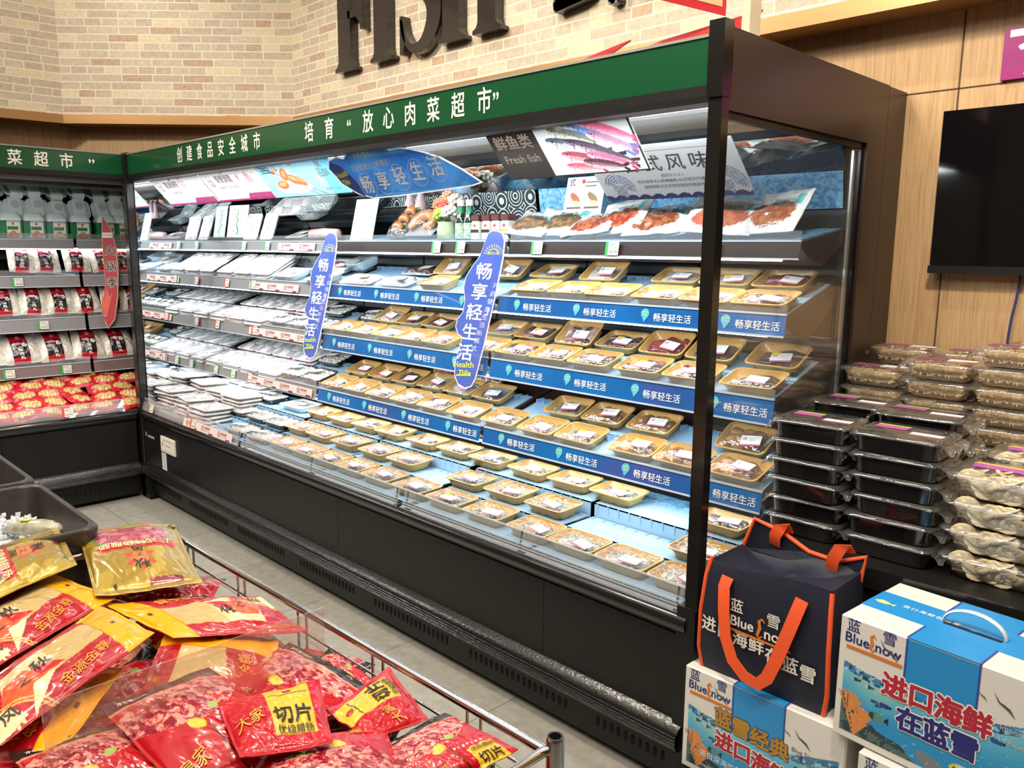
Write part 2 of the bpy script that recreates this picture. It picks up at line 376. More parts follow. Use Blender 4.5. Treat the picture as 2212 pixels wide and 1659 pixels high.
def panel(name, pts, z0, z1, th, material):
    """upright wall folded along pts (plan view), with thickness and metre UVs"""
    mb = MB(); me_uv = []
    s = 0.0; quads = []
    for (a, b) in zip(pts[:-1], pts[1:]):
        l = math.hypot(b[0] - a[0], b[1] - a[1]); quads.append((a, b, s, s + l)); s += l
    for a, b, s0, s1 in quads:
        d = Vector((b[0] - a[0], b[1] - a[1], 0)).normalized(); n = Vector((-d.y, d.x, 0)) * th
        mb.quad((*a, z0), (*b, z0), (*b, z1), (*a, z1)); me_uv += [(s0, z0), (s1, z0), (s1, z1), (s0, z1)]
        mb.quad((b[0] + n.x, b[1] + n.y, z0), (a[0] + n.x, a[1] + n.y, z0), (a[0] + n.x, a[1] + n.y, z1), (b[0] + n.x, b[1] + n.y, z1)); me_uv += [(s1, z0), (s0, z0), (s0, z1), (s1, z1)]
        mb.quad((*a, z0), (a[0] + n.x, a[1] + n.y, z0), (b[0] + n.x, b[1] + n.y, z0), (*b, z0)); me_uv += [(s0, 0), (s0, th), (s1, th), (s1, 0)]
        mb.quad((*b, z1), (b[0] + n.x, b[1] + n.y, z1), (a[0] + n.x, a[1] + n.y, z1), (*a, z1)); me_uv += [(s1, 0), (s1, th), (s0, th), (s0, 0)]
    me = mb.mesh(name, material)
    ul = me.uv_layers.new(name='UVMap')
    for i, l in enumerate(ul.data): l.uv = me_uv[i]
    return me

# ------------------------------------------------------------------ setting
FL = MB().box(-7.5, 4.0, -4.5, 3.3, -0.05, 0.0).mesh('floor', floor_mat()); structure('floor', FL)
structure('ceiling', MB().box(-7.5, 4.0, -4.5, 3.3, 3.85, 3.95).mesh('ceiling', mat('ceiling_paint', '8a837a', 0.8)))
# brick upper wall: side run, diagonal corner, long back run
P3, P2, P1, P0 = (-6.62, -4.4), (-6.17, 1.84), (-5.09, 2.955), (4.0, 2.955)
structure('wall_back', panel('wall_back', [P1, P0], 2.46, 3.85, 0.14, BRICK))
structure('wall_corner', panel('wall_corner', [P2, P1], 2.46, 3.85, 0.14, BRICK))
structure('wall_left', panel('wall_left', [P3, P2], 2.46, 3.85, 0.14, BRICK))
structure('trim_2', panel('trim_2', [(P3[0] + .012, P3[1]), (P2[0] + .012, P2[1] - .006), (P1[0] + .006, P1[1] - .014), (P0[0], P0[1] - .014)], 2.405, 2.462, 0.16, COPPER))
structure('wall_lower', panel('wall_lower', [(-6.78, -4.4), (-6.33, 1.91), (-5.15, 3.10), (4.0, 3.10)], 0.0, 2.44, 0.1, WOOD))
structure('wall_right', MB().box(3.9, 4.0, -4.5, 3.3, 0, 3.85).mesh('wall_right', mat('shop_wall', '9c8a74', 0.7)))
structure('wall_rear', MB().box(-7.5, 4.0, -4.6, -4.5, 0, 3.85).mesh('wall_rear', mat('shop_wall', '9c8a74', 0.7)))
# hairline panel joints in the wood wall
structure('trim_3', MB().box(-0.985, -0.98, 3.097, 3.1, 0, 2.4).box(-1.16, -0.84, 3.097, 3.1, 2.148, 2.151).mesh('trim_3', mat('panel_joint', '5c442a', 0.8)))

# raised black letters on the brick
FR = lambda ox, oz, s: (lambda x, y, z: (ox + x * s, 2.955 - z, oz + y * s))
LET = mat('black_letter', '2b2624', 0.18, coat=0.5)
def serif_letter(name, label, polys, ox, oz, s):
    mb = MB()
    for p in polys: mb.prism(p, 0.003, 0.06, 0, FR(ox, oz, s))
    return thing(name, label, 'letter', (0, 0, 0), me=mb.mesh(name, LET), group='raised black letters on the brick wall')
def band(pts, w):
    """thick stroke polygon through pts with widths w"""
    l, r = [], []
    for i, p in enumerate(pts):
        a = pts[max(i - 1, 0)]; b = pts[min(i + 1, len(pts) - 1)]; dx, dy = b[0] - a[0], b[1] - a[1]; q = math.hypot(dx, dy) or 1
        l.append((p[0] - dy / q * w[i] / 2, p[1] + dx / q * w[i] / 2)); r.append((p[0] + dy / q * w[i] / 2, p[1] - dx / q * w[i] / 2))
    return l + r[::-1]
stem = [(-.07, 0), (.26, 0), (.26, .03), (.22, .05), (.20, .09), (.20, .91), (.22, .95), (.26, .97), (.26, 1), (-.07, 1), (-.07, .97), (-.03, .95), (-.01, .91), (-.01, .09), (-.03, .05), (-.07, .03)]
sh = lambda p, dx: [(x + dx, y) for x, y in p]
H = 0.62
serif_letter('letter', 'tall black serif letter F on the pale brick wall', [stem, [(.16, .93), (.16, 1), (.62, 1), (.62, .72), (.58, .72), (.53, .86), (.44, .93)], [(.16, .47), (.16, .54), (.30, .55), (.36, .62), (.37, .68), (.41, .68), (.41, .34), (.37, .34), (.36, .40), (.30, .47)]], -4.44, 2.65, H)
serif_letter('letter', 'tall black serif letter I on the pale brick wall', [stem], -4.07, 2.655, H)
def smooth_path(p, w, k=5):
    P, W_ = [], []
    for i in range(len(p) - 1):
        a, b, c, d = (np.array(p[max(i - 1, 0)]), np.array(p[i]), np.array(p[i + 1]), np.array(p[min(i + 2, len(p) - 1)]))
        for q in range(k):
            t = q / k; P.append(tuple(.5 * (2 * b + (c - a) * t + (2 * a - 5 * b + 4 * c - d) * t * t + (3 * b - a - 3 * c + d) * t ** 3))); W_.append(w[i] * (1 - t) + w[i + 1] * t)
    return P + [p[-1]], W_ + [w[-1]]
sp = [(.50, .72), (.46, .90), (.30, .97), (.14, .92), (.09, .78), (.18, .64), (.36, .52), (.47, .38), (.46, .20), (.33, .05), (.17, .04), (.06, .16), (.02, .30)]
serif_letter('letter', 'curved black serif letter S on the pale brick wall', [band(*smooth_path(sp, [.03, .05, .07, .12, .17, .2, .2, .2, .18, .12, .07, .05, .03])), [(.0, 0), (.035, 0), (.08, .1), (.035, .33), (.0, .33)], [(.52, 1), (.49, 1), (.45, .9), (.49, .68), (.52, .68)]], -3.83, 2.655, H)
serif_letter('letter', 'wide black serif letter H on the pale brick wall', [stem, sh(stem, .44), [(.16, .46), (.46, .46), (.46, .53), (.16, .53)]], -3.455, 2.66, H)
for i, ch in enumerate('鲜鱼'):
    o = thing('letter', ['raised black Chinese character right of the letter H on the brick', 'raised black Chinese character cut by the top of the picture'][i], 'letter', (-2.44 + .50 * i, 2.923, 2.84), (math.radians(90), 0, 0),
              'raised black letters on the brick wall', text_mesh(ch, 0.5, .022, .028, mt=LET))

# ------------------------------------------------------------------ chillers
def paper_mat():
    m, nt, N, L, b = node_mat('blue_ice_paper')
    tc = N('ShaderNodeTexCoord'); n = N('ShaderNodeTexNoise'); n.inputs['Scale'].default_value = 26; n.inputs['Detail'].default_value = 5; n.inputs['Distortion'].default_value = 2.4
    L(tc.outputs['Object'], n.inputs['Vector']); r = ramp(N, [(.3, '2f86c8'), (.45, '63aee0'), (.58, 'a6d6f0'), (.7, '4d9cd6')]); L(n.outputs['Fac'], r.inputs[0])
    L(r.outputs[0], b.inputs['Base Color']); b.inputs['Roughness'].default_value = .4
    return m
PAPER = paper_mat()
def wave_mat():
    """black and white overlapping arcs"""
    m, nt, N, L, b = node_mat('wave_pattern_paper')
    uv = N('ShaderNodeUVMap'); v = N('ShaderNodeTexVoronoi'); v.inputs['Scale'].default_value = 11; v.inputs['Randomness'].default_value = .35
    L(uv.outputs[0], v.inputs['Vector']); mu = N('ShaderNodeMath'); mu.operation = 'MULTIPLY'; mu.inputs[1].default_value = 40; L(v.outputs['Distance'], mu.inputs[0])
    si = N('ShaderNodeMath'); si.operation = 'SINE'; L(mu.outputs[0], si.inputs[0]); r = ramp(N, [(0, '20282a'), (.5, 'cfd8d6')], 'CONSTANT'); L(si.outputs[0], r.inputs[0])
    L(r.outputs[0], b.inputs['Base Color']); b.inputs['Roughness'].default_value = .5
    return m
WAVE = wave_mat()
RISER = mat('pale_blue_riser', '9fc6e6', 0.25, spec=0.5)
RISERC = film('clear_riser', 'bcd9ee', 0.42, 0.2, 0.12, 0.0)
SHELVES = [(1.628, 0.565, 8.0), (1.385, 0.50, 16.5), (1.122, 0.455, 16.5), (0.826, 0.415, 16.5)]   # front top z, setback, tilt in degrees
MODS = [(0.04, 1.415), (1.435, 2.735), (2.755, 4.05)]                                            # shelf bays along the main chiller
def shelf_z(k, y): return SHELVES[k][0] + (y - SHELVES[k][1]) * math.tan(math.radians(SHELVES[k][2]))
DECK = [(0.035, 0.215, 0.578), (0.215, 0.375, 0.617), (0.375, 0.56, 0.668)]
def blue_strip_mat():
    m, nt, N, L, b = node_mat('blue_promo_strip')
    tc = N('ShaderNodeTexCoord'); n = N('ShaderNodeTexNoise'); n.inputs['Scale'].default_value = 3.0; n.inputs['Detail'].default_value = 3
    L(tc.outputs['Object'], n.inputs['Vector']); r = ramp(N, [(.36, '1767ab'), (.52, '1c5a9c'), (.68, '3d5298')]); L(n.outputs['Fac'], r.inputs[0])
    L(r.outputs[0], b.inputs['Base Color']); b.inputs['Roughness'].default_value = .22; b.inputs['Coat Weight'].default_value = .3
    return m
BLUESTRIP = blue_strip_mat()
BADGE = mat('cyan_badge', '4fb4d6', 0.4); YELP = mat('yellow_print', 'd9df3a', 0.5)
def drop(cx, cy, r):
    p = [(cx + r * math.cos(a), cy + r * math.sin(a)) for a in np.linspace(math.radians(-35), math.radians(235), 18)]
    return p + [(cx - r * .1, cy - r * 1.75)]
def body_parts(root, L, XF):
    X0, X1 = 0.0, XF
    # lower cabinet
    mb = MB(); mb.strip([(0.06, 0.005), (0.015, 0.03), (0.015, 0.135), (0.0, 0.15)], X0, X1)
    x = X0 + .12
    rows = MB()
    while x < X1 - .05:
        if (x % 0.62) < .50: rows.prism(rrect(.012, .034, .006, 3), 0.0, .0012, 0, lambda a, b, c, x=x: (x + a, 0.0145 - c, .092 + b))
        x += .028
    link('kick_plate', mb.mesh('kick_plate', BLK, 40), root)
    link('vent_slot', rows.mesh('vent_slot', mat('slot_black', '050505', .9)), root, kind='stuff')
    bm = MB(); bm.strip([(0.0, .150), (-.030, .158), (-.040, .178), (-.038, .205), (-.022, .228), (.002, .240)], X0, X1)
    for k in range(4): bm.strip([(-.0405, .172 + k * .011), (-.0425, .175 + k * .011), (-.0400, .178 + k * .011)], X0, X1)
    link('bumper_rail', bm.mesh('bumper_rail', RUB, 60), root)
    seams = [X0, 1.0, 2.25, 3.5, X1] if L < 4.2 and L > 4.0 else [X0, 1.1, 2.3, X1]
    for a, b in zip(seams[:-1], seams[1:]): link('front_panel', MB().box(a + .001, b - .001, 0.0, .02, .238, .505).mesh('front_panel', BLK), root)
    lm = MB(); lm.strip([(.01, .505), (-.004, .512), (-.018, .530), (-.020, .552), (-.012, .566), (.004, .572), (.045, .572), (.05, .560)], X0, X1)
    link('front_ledge', lm.mesh('front_ledge', BLKG, 50), root)
    X1 = L
    # well, back and ceiling lining
    wm = MB(); wm.strip([(.05, .572), (.05, .555), (.62, .555), (.66, .62), (.90, .62), (.90, 1.74)], X0, X1)
    link('lining', wm.mesh('lining', DARK, 20), root)
    sl = MB()
    for k in range(7):
        sl.box(X0 + .02 + k * (X1 - .04) / 7, X0 + .026 + k * (X1 - .04) / 7, .893, .90, .64, 1.74)
    for z in (.72, .98, 1.26): sl.box(X0, X1, .8955, .9, z, z + .006)
    link('back_upright', sl.mesh('back_upright', BLK), root)
    # canopy
    hb = MB(); hb.box(X0, X1, 0.0, .045, 2.018, 2.135)
    link('header', hb.mesh('header', GREEN), root)
    link('header_edge', MB().box(X0, X1, -.004, .047, 2.135, 2.142).mesh('header_edge', STRIPW), root)
    ub = MB(); ub.strip([(-.003, 2.018), (-.003, 1.992), (.015, 1.978), (.07, 1.975), (.07, 1.99)], X0, X1)
    link('header_lip', ub.mesh('header_lip', BLK, 30), root)
    gb = MB(); gb.strip([(.07, 1.985), (.085, 2.018), (.19, 2.022)], X0, X1)
    link('channel_strip', MB().strip([(.195, 2.005), (.235, 1.995)], X0, X1).mesh('channel_strip', ALU), root)
    link('lamp_channel', gb.mesh('lamp_channel', mat('dark_channel', '3a3c3e', .4), 30), root)
    link('led_tube', MB().tube([(X0 + .05, .135, 1.995), (X1 - .05, .135, 1.995)], .008).mesh('led_tube', LEDM, 60), root)
    cb = MB(); cb.strip([(.19, 2.012), (.25, 2.012), (.26, 1.985)], X0, X1); cb.strip([(.44, 1.985), (.45, 1.965), (.56, 1.955), (.585, 1.99)], X0, X1)
    link('canopy_lining', cb.mesh('canopy_lining', BLK, 30), root)
    hc = MB(); hc.strip([(.26, 1.985), (.44, 1.985)], X0, X1)
    link("air_grille", hc.mesh("air_grille", honey, None), root)
    rf = MB().box(X0, X1, .04, 1.2, 2.125, 2.14)
    link('roof', rf.mesh('roof', BLK), root)
    link('rear_panel', MB().box(X0, X1, .905, 1.19, 0.02, 2.12).mesh('rear_panel', BLK), root)
    # tilted mirror above the back paper
    mm = MB(); mm.strip([(.872, 1.868), (.80, 1.985)], X0 + .02, X1 - .02)
    link('tilted_mirror', mm.mesh('tilted_mirror', MIRR), root)
    link('mirror_edge', MB().strip([(.80, 1.985), (.79, 1.99), (.6, 1.99)], X0, X1).mesh('mirror_edge', BLK), root)
    # guard plates along the ledge
def honey_mat():
    m, nt, N, L, b = node_mat('honeycomb_grille')
    tc = N('ShaderNodeTexCoord'); w = N('ShaderNodeTexWave'); w.inputs['Scale'].default_value = 28; w.bands_direction = 'X'
    L(tc.outputs['Object'], w.inputs['Vector']); r = ramp(N, [(.3, '2c2a27'), (.6, '9c978c')]); L(w.outputs['Fac'], r.inputs[0]); L(r.outputs[0], b.inputs['Base Color'])
    return m
honey = honey_mat()
def guards(root, spans):
    for a, b in spans:
        g = MB(); g.loft([[(a, y, z), (b, y, z), (b, y + .003, z), (a, y + .003, z)] for y, z in ((-.012, .575), (-.006, .60), (.010, .648))], 0, True, True)
        go = link('front_guard', g.mesh('front_guard', CLEAR), root)
        h = MB()
        for z in (.585, .594, .605, .617): h.box(a, b, -.0125 + (z - .575) * .3, -.0105 + (z - .575) * .3, z, z + .0035)
        h.box(a, b, .0085, .0135, .645, .650)
        link('guard_rib', h.mesh('guard_rib', film('ribbed_acrylic', 'dfe3e6', .5, .3, .1, 0)), go)
        for x in (a + .02, (a + b) / 2, b - .02):
            k = MB(); k.tube([(x, .004, .572), (x, .002, .60), (x, .012, .646)], .004, 0, 6); k.box(x - .012, x + .012, .0, .02, .571, .577)
            link('guard_bracket', k.mesh('guard_bracket', BLK), go)
def slab(k, a, b, y1=.90):
    zf, yf, t = SHELVES[k]; tn = math.tan(math.radians(t)); mb = MB()
    zb = zf + (y1 - yf) * tn
    mb.loft([[(a, yf, zf - .018), (a, yf, zf), (a, y1, zb), (a, y1, zb - .03), (a, yf + .16, zf - .075), (a, yf + .04, zf - .045)], [(b, yf, zf - .018), (b, yf, zf), (b, y1, zb), (b, y1, zb - .03), (b, yf + .16, zf - .075), (b, yf + .04, zf - .045)]], 0, True, True)
    return mb
STRIPZ = [(1.577, 1.628), (1.337, 1.40), (1.062, 1.137), (0.783, 0.845)]
DROP = MB().prism(drop(0, 0, .0175), 0, .0006).mesh('drop_badge', BADGE)
UP = (math.radians(90), 0, 0)
SLANT = (math.radians(78), 0, 0)
def blue_strip(sh, k, a, b, n):
    z0, z1 = STRIPZ[k]; y = SHELVES[k][1]; dy = -.013
    m = MB(); m.loft([[(a, y + dy, z0), (a, y - .001, z1), (a, y + .002, z1), (a, y + dy + .003, z0)], [(b, y + dy, z0), (b, y - .001, z1), (b, y + .002, z1), (b, y + dy + .003, z0)]], 0, True, True)
    m.box(a, b, y - .004, y + .004, z1, z1 + .006, 1); m.box(a, b, y + dy - .003, y + dy + .003, z0 - .006, z0, 1)
    m.box(a, b, y - .002, y + .001, z1 + .006, z1 + .034, 2)
    link('promo_strip', m.mesh('promo_strip', [BLUESTRIP, mat('clear_edge', 'c7d2dc', .25), CLEAR]), sh)
    h = z1 - z0; al = math.atan2(h, .012)
    for i in range(n):
        x = a + (b - a) * (i + .35) / n
        link('drop_badge', DROP, sh, (x, y + dy - .0012 + .012 * .6, z0 + h * .60), (al, 0, 0)).scale = (1, 1, 1)
        link('slogan', text_mesh('畅享轻生活', .0315, .005, mt=WHITE), sh, (x + .115, y + dy - .0014 + .012 * .40, z0 + h * .40), (al, 0, 0))
        link('badge_lettering', text_mesh('Health\n7life', .0105, .01, mt=YELP), sh, (x, y + dy - .0026 + .012 * .6, z0 + h * .60), (al, 0, 0))
def grey_strip(sh, k, a, b, m_=None, guard=.034):
    z0, z1 = STRIPZ[k]; y = SHELVES[k][1]; dy = -.012
    m = MB(); m.loft([[(a, y + dy, z0), (a, y - .001, z1), (a, y + .002, z1), (a, y + dy + .003, z0)], [(b, y + dy, z0), (b, y - .001, z1), (b, y + .002, z1), (b, y + dy + .003, z0)]], 0, True, True)
    m.box(a, b, y - .004, y + .004, z1, z1 + .005, 1); m.box(a, b, y + dy - .003, y + dy + .003, z0 - .005, z0, 1); m.box(a, b, y - .002, y + .001, z1 + .005, z1 + guard, 2)
    link('price_rail', m.mesh('price_rail', [m_ or GREYRAIL, mat('clear_edge', 'c7d2dc', .25), CLEAR]), sh)
def riser(sh, k, a, b, y0, y1, mt=RISER, dz=.004, teeth=True):
    m = MB(); z0, z1 = shelf_z(k, y0) + dz, shelf_z(k, y1) + dz
    m.loft([[(a, y0, z0 - .003), (a, y0, z0), (a, y1, z1), (a, y1, z1 - .003)], [(b, y0, z0 - .003), (b, y0, z0), (b, y1, z1), (b, y1, z1 - .003)]], 0, True, True)
    x = a + .01
    while teeth and x < b - .01:
        m.box(x, x + .0025, y1 - .05, y1, z1 - .012, z1 + .005); m.box(x, x + .0025, y0, y0 + .02, z0, z0 + .004)
        x += .042
    link('riser', m.mesh('riser', mt), sh)

main = thing('display_chiller', 'long black open display chiller under a green header, facing us with trays of fish', 'chiller', (-5.24, 1.885, 0))
ML = 4.06
body_parts(main, ML, ML)
guards(main, [(.02, 1.335), (1.36, 2.70), (2.73, 4.04)])
for k in range(4):
    for i, (a, b) in enumerate(MODS):
        sh = link('shelf', slab(k, a, b).mesh('shelf', BRN if i else BLK), main)
        if k == 0: grey_strip(sh, k, a, b, BROWNRAIL if i else GREYRAIL)
        elif i == 0: grey_strip(sh, k, a, b)
        else:
            blue_strip(sh, k, a, b, 4)
            yb = SHELVES[k][1]
            if k: riser(sh, k, a + .02, b - .02, yb + .01, yb + .165); riser(sh, k, a + .02, b - .02, yb + .175, yb + .34)
        if i == 0 and k: riser(sh, k, a + .02, b - .02, SHELVES[k][1] + .01, SHELVES[k][1] + .33, mat('grey_blue_riser', '8fa9ba', .3))
        if k == 0 and i: link('ice_lining', slab(0, a + .02, b - .02).mesh('ice_lining', PAPER), sh, (0, .012, .003)).scale = (1, .98, 1)
for ly, lz in ((.580, 1.571), (.515, 1.331), (.470, 1.058), (.430, .778)):
    link('led_tube', MB().tube([(.05, ly, lz), (ML - .08, ly, lz)], .005).mesh('led_tube', LEDM, 60), main)
# stepped risers of the well
for a, b in [(.03, 1.33), (1.37, 2.02), (2.04, 2.70), (2.74, 3.38), (3.40, 4.02)]:
    for j, (y0, y1, z) in enumerate(DECK):
        m = MB(); m.box(a, b, y0 + .004, y1 - .002, z - .004, z); m.box(a, b, y0 + .004, y0 + .008, .557, z)
        x = a + .015
        while x < b - .01:
            m.box(x, x + .004, y0 + .001, y0 + .006, z - .03, z + .004); m.box(x, x + .0025, y1 - .03, y1 - .004, z, z + .003); x += .048
        link('riser', m.mesh('riser', RISER if j else mat('pale_blue_deck', '8fb8dc', .25)), main)
link('ice_lining', MB().box(.03, 4.02, .56, .64, .668, .672).mesh('ice_lining', PAPER), main)
# right end: black foot, glass, frame
ep = MB(); ep.box(ML - .03, ML + .03, -.012, 1.0, 0, .60)
link('end_panel', ep.mesh('end_panel', BLK), main)
fp = MB(); fp.box(ML - .010, ML + .03, -.004, .03, .60, 2.0, 0); fp.box(ML - .013, ML + .032, -.010, .035, 1.985, 2.172, 0)
link('end_post', fp.mesh('end_post', BLKG), main)
tp = MB(); tp.box(ML - .012, ML + .03, .03, 1.055, 1.955, 2.158); tp.box(ML - .012, ML + .03, .905, 1.055, .6, 1.955)
link('end_frame', tp.mesh('end_frame', BRN), main)
bp_ = MB(); bp_.box(ML - .012, ML + .03, 1.058, 1.212, .0, 2.155); bp_.box(ML - .012, ML + .03, 1.0, 1.058, 0, .60)
link('end_frame', bp_.mesh('end_frame', BRN), main)
link('frame_gasket', MB().box(ML + .005, ML + .02, .03, .905, 1.935, 1.955).box(ML + .005, ML + .02, .885, .905, .62, 1.935).box(ML + .005, ML + .02, .03, .905, .60, .62).mesh('frame_gasket', mat('gasket', '14110f', .3)), main)
link('edge_light_strip', MB().box(ML - .004, ML + .004, .868, .884, .62, 1.93).mesh('edge_light_strip', mat('strip_lens', 'cfd3d4', .3, metal=.4)), main)
link('end_glass', MB().box(ML + .008, ML + .013, .03, .885, .62, 1.935).mesh('end_glass', GLASS), main)
# left end: mirror and corner post
link('end_mirror', MB().quad((.04, .03, .60), (.04, .90, .60), (.04, .90, 1.985), (.04, .03, 1.985)).mesh('end_mirror', MIRR), main)
link('corner_post', MB().box(-.03, .035, -.02, .03, .0, 2.15, 0, .006).mesh('corner_post', BLKG), main)
link('corner_plate', MB().box(-.03, .10, -.02, .016, .0, .15).mesh('corner_plate', BLK), main)
# sloping back papers above the top shelf
link('back_paper', MB().strip([(.892, 1.745), (.872, 1.868)], 2.62, ML - .03).mesh('back_paper', PAPER), main)
w = MB().strip([(.890, 1.745), (.870, 1.868)], 0.06, 2.60).mesh('wave_paper', WAVE); ul = w.uv_layers.new(name='UVMap')
for i, l in enumerate(ul.data): v = w.vertices[w.loops[i].vertex_index].co; l.uv = (v.x, v.z)
link('wave_paper', w, main)
# header lettering
hd = lambda s, x, z, sz=.088: text(s, main, (x + 5.24, -.0015, z), sz, 'e9e6dc', UP, .014, sx=.82, name='header_lettering')
for i, ch in enumerate('创建食品安全城市'): hd(ch, -4.445 + i * .1225, 2.073, .085)
for i, ch in enumerate('培育'): hd(ch, -3.13 + i * .155, 2.072)
hd('“', -2.83, 2.062)
for i, ch in enumerate('放心肉菜超市'): hd(ch, -2.70 + i * .132, 2.072)
hd('”', -1.985, 2.062)

# second chiller, turned the corner
LY0 = -1.2; LL = 3.45
left = thing('display_chiller', 'black open chiller with bags of meatballs, round the corner beside the ice bins', 'chiller', (-5.24, LY0, 0), (0, 0, math.radians(90)))
body_parts(left, LL, 3.045)
guards(left, [(.02, 1.50), (1.53, 2.98)])
for k in range(4):
    for a, b in [(.02, 1.50), (1.53, 2.93), (2.95, 3.43)]:
        sh = link('shelf', slab(k, a, b).mesh('shelf', BLK), left)
        grey_strip(sh, k, a, b, GREYRAIL if k != 3 else mat('pinkish_rail', '7d6a68', .3), .04)
link('led_tube', MB().tube([(.05, .575, 1.572), (LL - .08, .575, 1.572)], .006).mesh('led_tube', LEDM, 60), left)
dk = MB()
for j, (y0, y1, z) in enumerate(DECK): dk.box(.03, 3.3, y0, y1, z - .03, z - .01)
link('riser', dk.mesh('riser', DARK), left)
for i, ch in enumerate('放心肉菜超市'): text(ch, left, (2.76 - (5 - i) * .132, -.0015, 2.070), .088, 'e9e6dc', UP, .014, sx=.86, name='header_lettering')
text('”', left, (2.895, -.0015, 2.06), .088, 'e9e6dc', UP, .014, name='header_lettering')
# meter and stickers on the black front
t = thing('temperature_display', 'small white framed meter on the black chiller front below the pack stacks', 'meter', (-4.835, 1.885, .405))
link('case', MB().box(-.105, .105, -.012, 0, -.05, .05, 0, .004).mesh('case', mat('cream_plastic', 'd9d2c2', .4)), t)
link('face', MB().quad((-.092, -.0125, -.04), (.092, -.0125, -.04), (.092, -.0125, .04), (-.092, -.0125, .04)).mesh('face', mat('cream_face', 'e7e2d4', .3)), t)
link('small_print', lines_mesh([(-.03, .05, 0, .006), (-.06, .08, .03, .004), (-.08, .08, -.033, .003)], GREYP), t, (0, -.0135, 0), UP)
link('emblem', MB().prism(drop(-.07, .005, .011), 0, .0005).mesh('emblem', ink('d58a90')), t, (0, -.013, 0), UP)
t = thing('rating_sticker', 'narrow white information sticker under the meter on the black chiller', 'sticker', (-4.92, 1.8845, .295))
link('paper', MB().box(-.038, .03, -.0008, 0, -.062, .05).mesh('paper', WHITE), t)
link('small_print', lines_mesh([(-.033, .025, .04 - i * .012, .006) for i in range(8)], GREYP), t, (0, -.0012, 0), UP)
t = thing('maker_plate', 'small dark maker badge beside the meter on the black chiller', 'badge', (-5.115, 1.8845, .42))
link('plate', MB().box(-.085, .075, -.002, 0, -.022, .022).mesh('plate', mat('plate_dark', '18191a', .2)), t)
link('small_print', lines_mesh([(-.04, .06, -.006, .016)], ink('a9a7a0')), t, (0, -.0025, 0), UP); link('emblem', MB().box(-.078, -.062, -.003, -.002, -.014, .014).mesh('emblem', ink('b88a58')), t)

# ------------------------------------------------------------------ packed food trays
def tub_mesh(name, w, d, h, material, r=.022, rib=.0012, taper=.016, lip=.006, th=.0015):
    mb = MB(); K = 14
    def ring(ww, dd, z, rb=0.0, rr=r):
        p = rrect(ww, dd, rr, 3, K); out = []
        for i, (x, y) in enumerate(p):
            q = rb * (1 if i % 2 else -1); l = math.hypot(x, y) or 1
            out.append((x + x / l * q, y + y / l * q, z))
        return out
    wi, di = w - 2 * lip, d - 2 * lip; wb, db = wi - 2 * taper, di - 2 * taper
    rings = [ring(wb - .01, db - .01, 0), ring(wb, db, .003, rib * .5), ring(wi - .002, di - .002, h - .004, rib * .5), ring(w - .002, d - .002, h - .004), ring(w, d, h - .002), ring(w - .002, d - .002, h),
             ring(wi, di, h), ring(wi - .004, di - .004, h - .004, rib), ring(wb, db, .006, rib), ring(wb - .008, db - .008, .0035)]
    mb.loft(rings, 0, True, True)
    return mb.mesh(name, material, 50)
YEL = mat('straw_yellow_plastic', 'd0a257', 0.3, spec=0.5, coat=0.2)
TRAY_W, TRAY_D, TRAY_H = .198, .142, .042
TUB = tub_mesh('tub', TRAY_W, TRAY_D, TRAY_H, YEL)
TUBBLK = tub_mesh('tub', .205, .15, .030, mat('black_plastic', '1d1f21', .25, coat=.3), rib=.0006)
TUBWHT = tub_mesh('tub', .24, .16, .034, mat('frosted_white_plastic', 'dfe4e6', .3), rib=.0004)
TUBFLAT = tub_mesh('tub', .25, .13, .016, mat('frosted_white_plastic', 'dfe4e6', .3), rib=.0003)
FOODM = mat('wet_food', 'ffffff', 0.3, vc=True, coat=0.35, spec=0.5)
KINDS = {  # n cells, radius, height, stretch, palette, fine-noise, bulge of the film
    'clam': (90, .0125, .016, 1.3, ['8d8063', '6d6a5c', 'a59877', '54564f', 'b8ac8e', 'c98a4a', '77725e'], .35, .006),
    'grey': (46, .019, .020, 1.25, ['a5a08e', '8a8a80', 'bdb59c', 'c9c2ae', '77776d', '97917c'], .25, .004),
    'oyster': (22, .026, .022, 1.9, ['5a5a55', '75736b', '43454a', '8b877b', '6b6257'], .4, .010),
    'tan': (26, .026, .034, 1.25, ['a87b45', 'b98c54', '8f6637', 'c49a63', '9b7440'], .3, .020),
    'pale': (7, .040, .020, 2.2, ['cfc6bf', 'bdb2ab', 'd9d2cb', 'a99c98', 'd6c9c2'], .25, .004),
    'octo': (12, .030, .026, 2.4, ['5c2a2c', '7a3a38', '48242b', 'a06a60', '3b1f24', 'c9a9a0'], .6, .006),
    'red': (11, .028, .024, 2.6, ['8c2a2c', 'a53a35', '6e2024', 'b55347', '4d2a22'], .4, .006),
    'dark': (9, .030, .022, 2.6, ['4b3a33', '5d473b', '37302d', '7a5a48', '6a3532'], .5, .005),
    'silver': (2, .060, .026, 2.6, ['9aa0a3', 'b9bcbb', '7c8388'], .35, .010),
    'orange': (4, .042, .020, 1.9, ['b8743c', 'c88547', 'a86530', 'cf9a62'], .4, .004),
    'scale': (3, .050, .026, 1.6, ['9b8d80', '83786d', 'b3a596'], .8, .012),
    'redfish': (4, .040, .022, 2.4, ['c08379', 'b06a60', 'd3a49a', 'c9b7ac'], .4, .008),
}
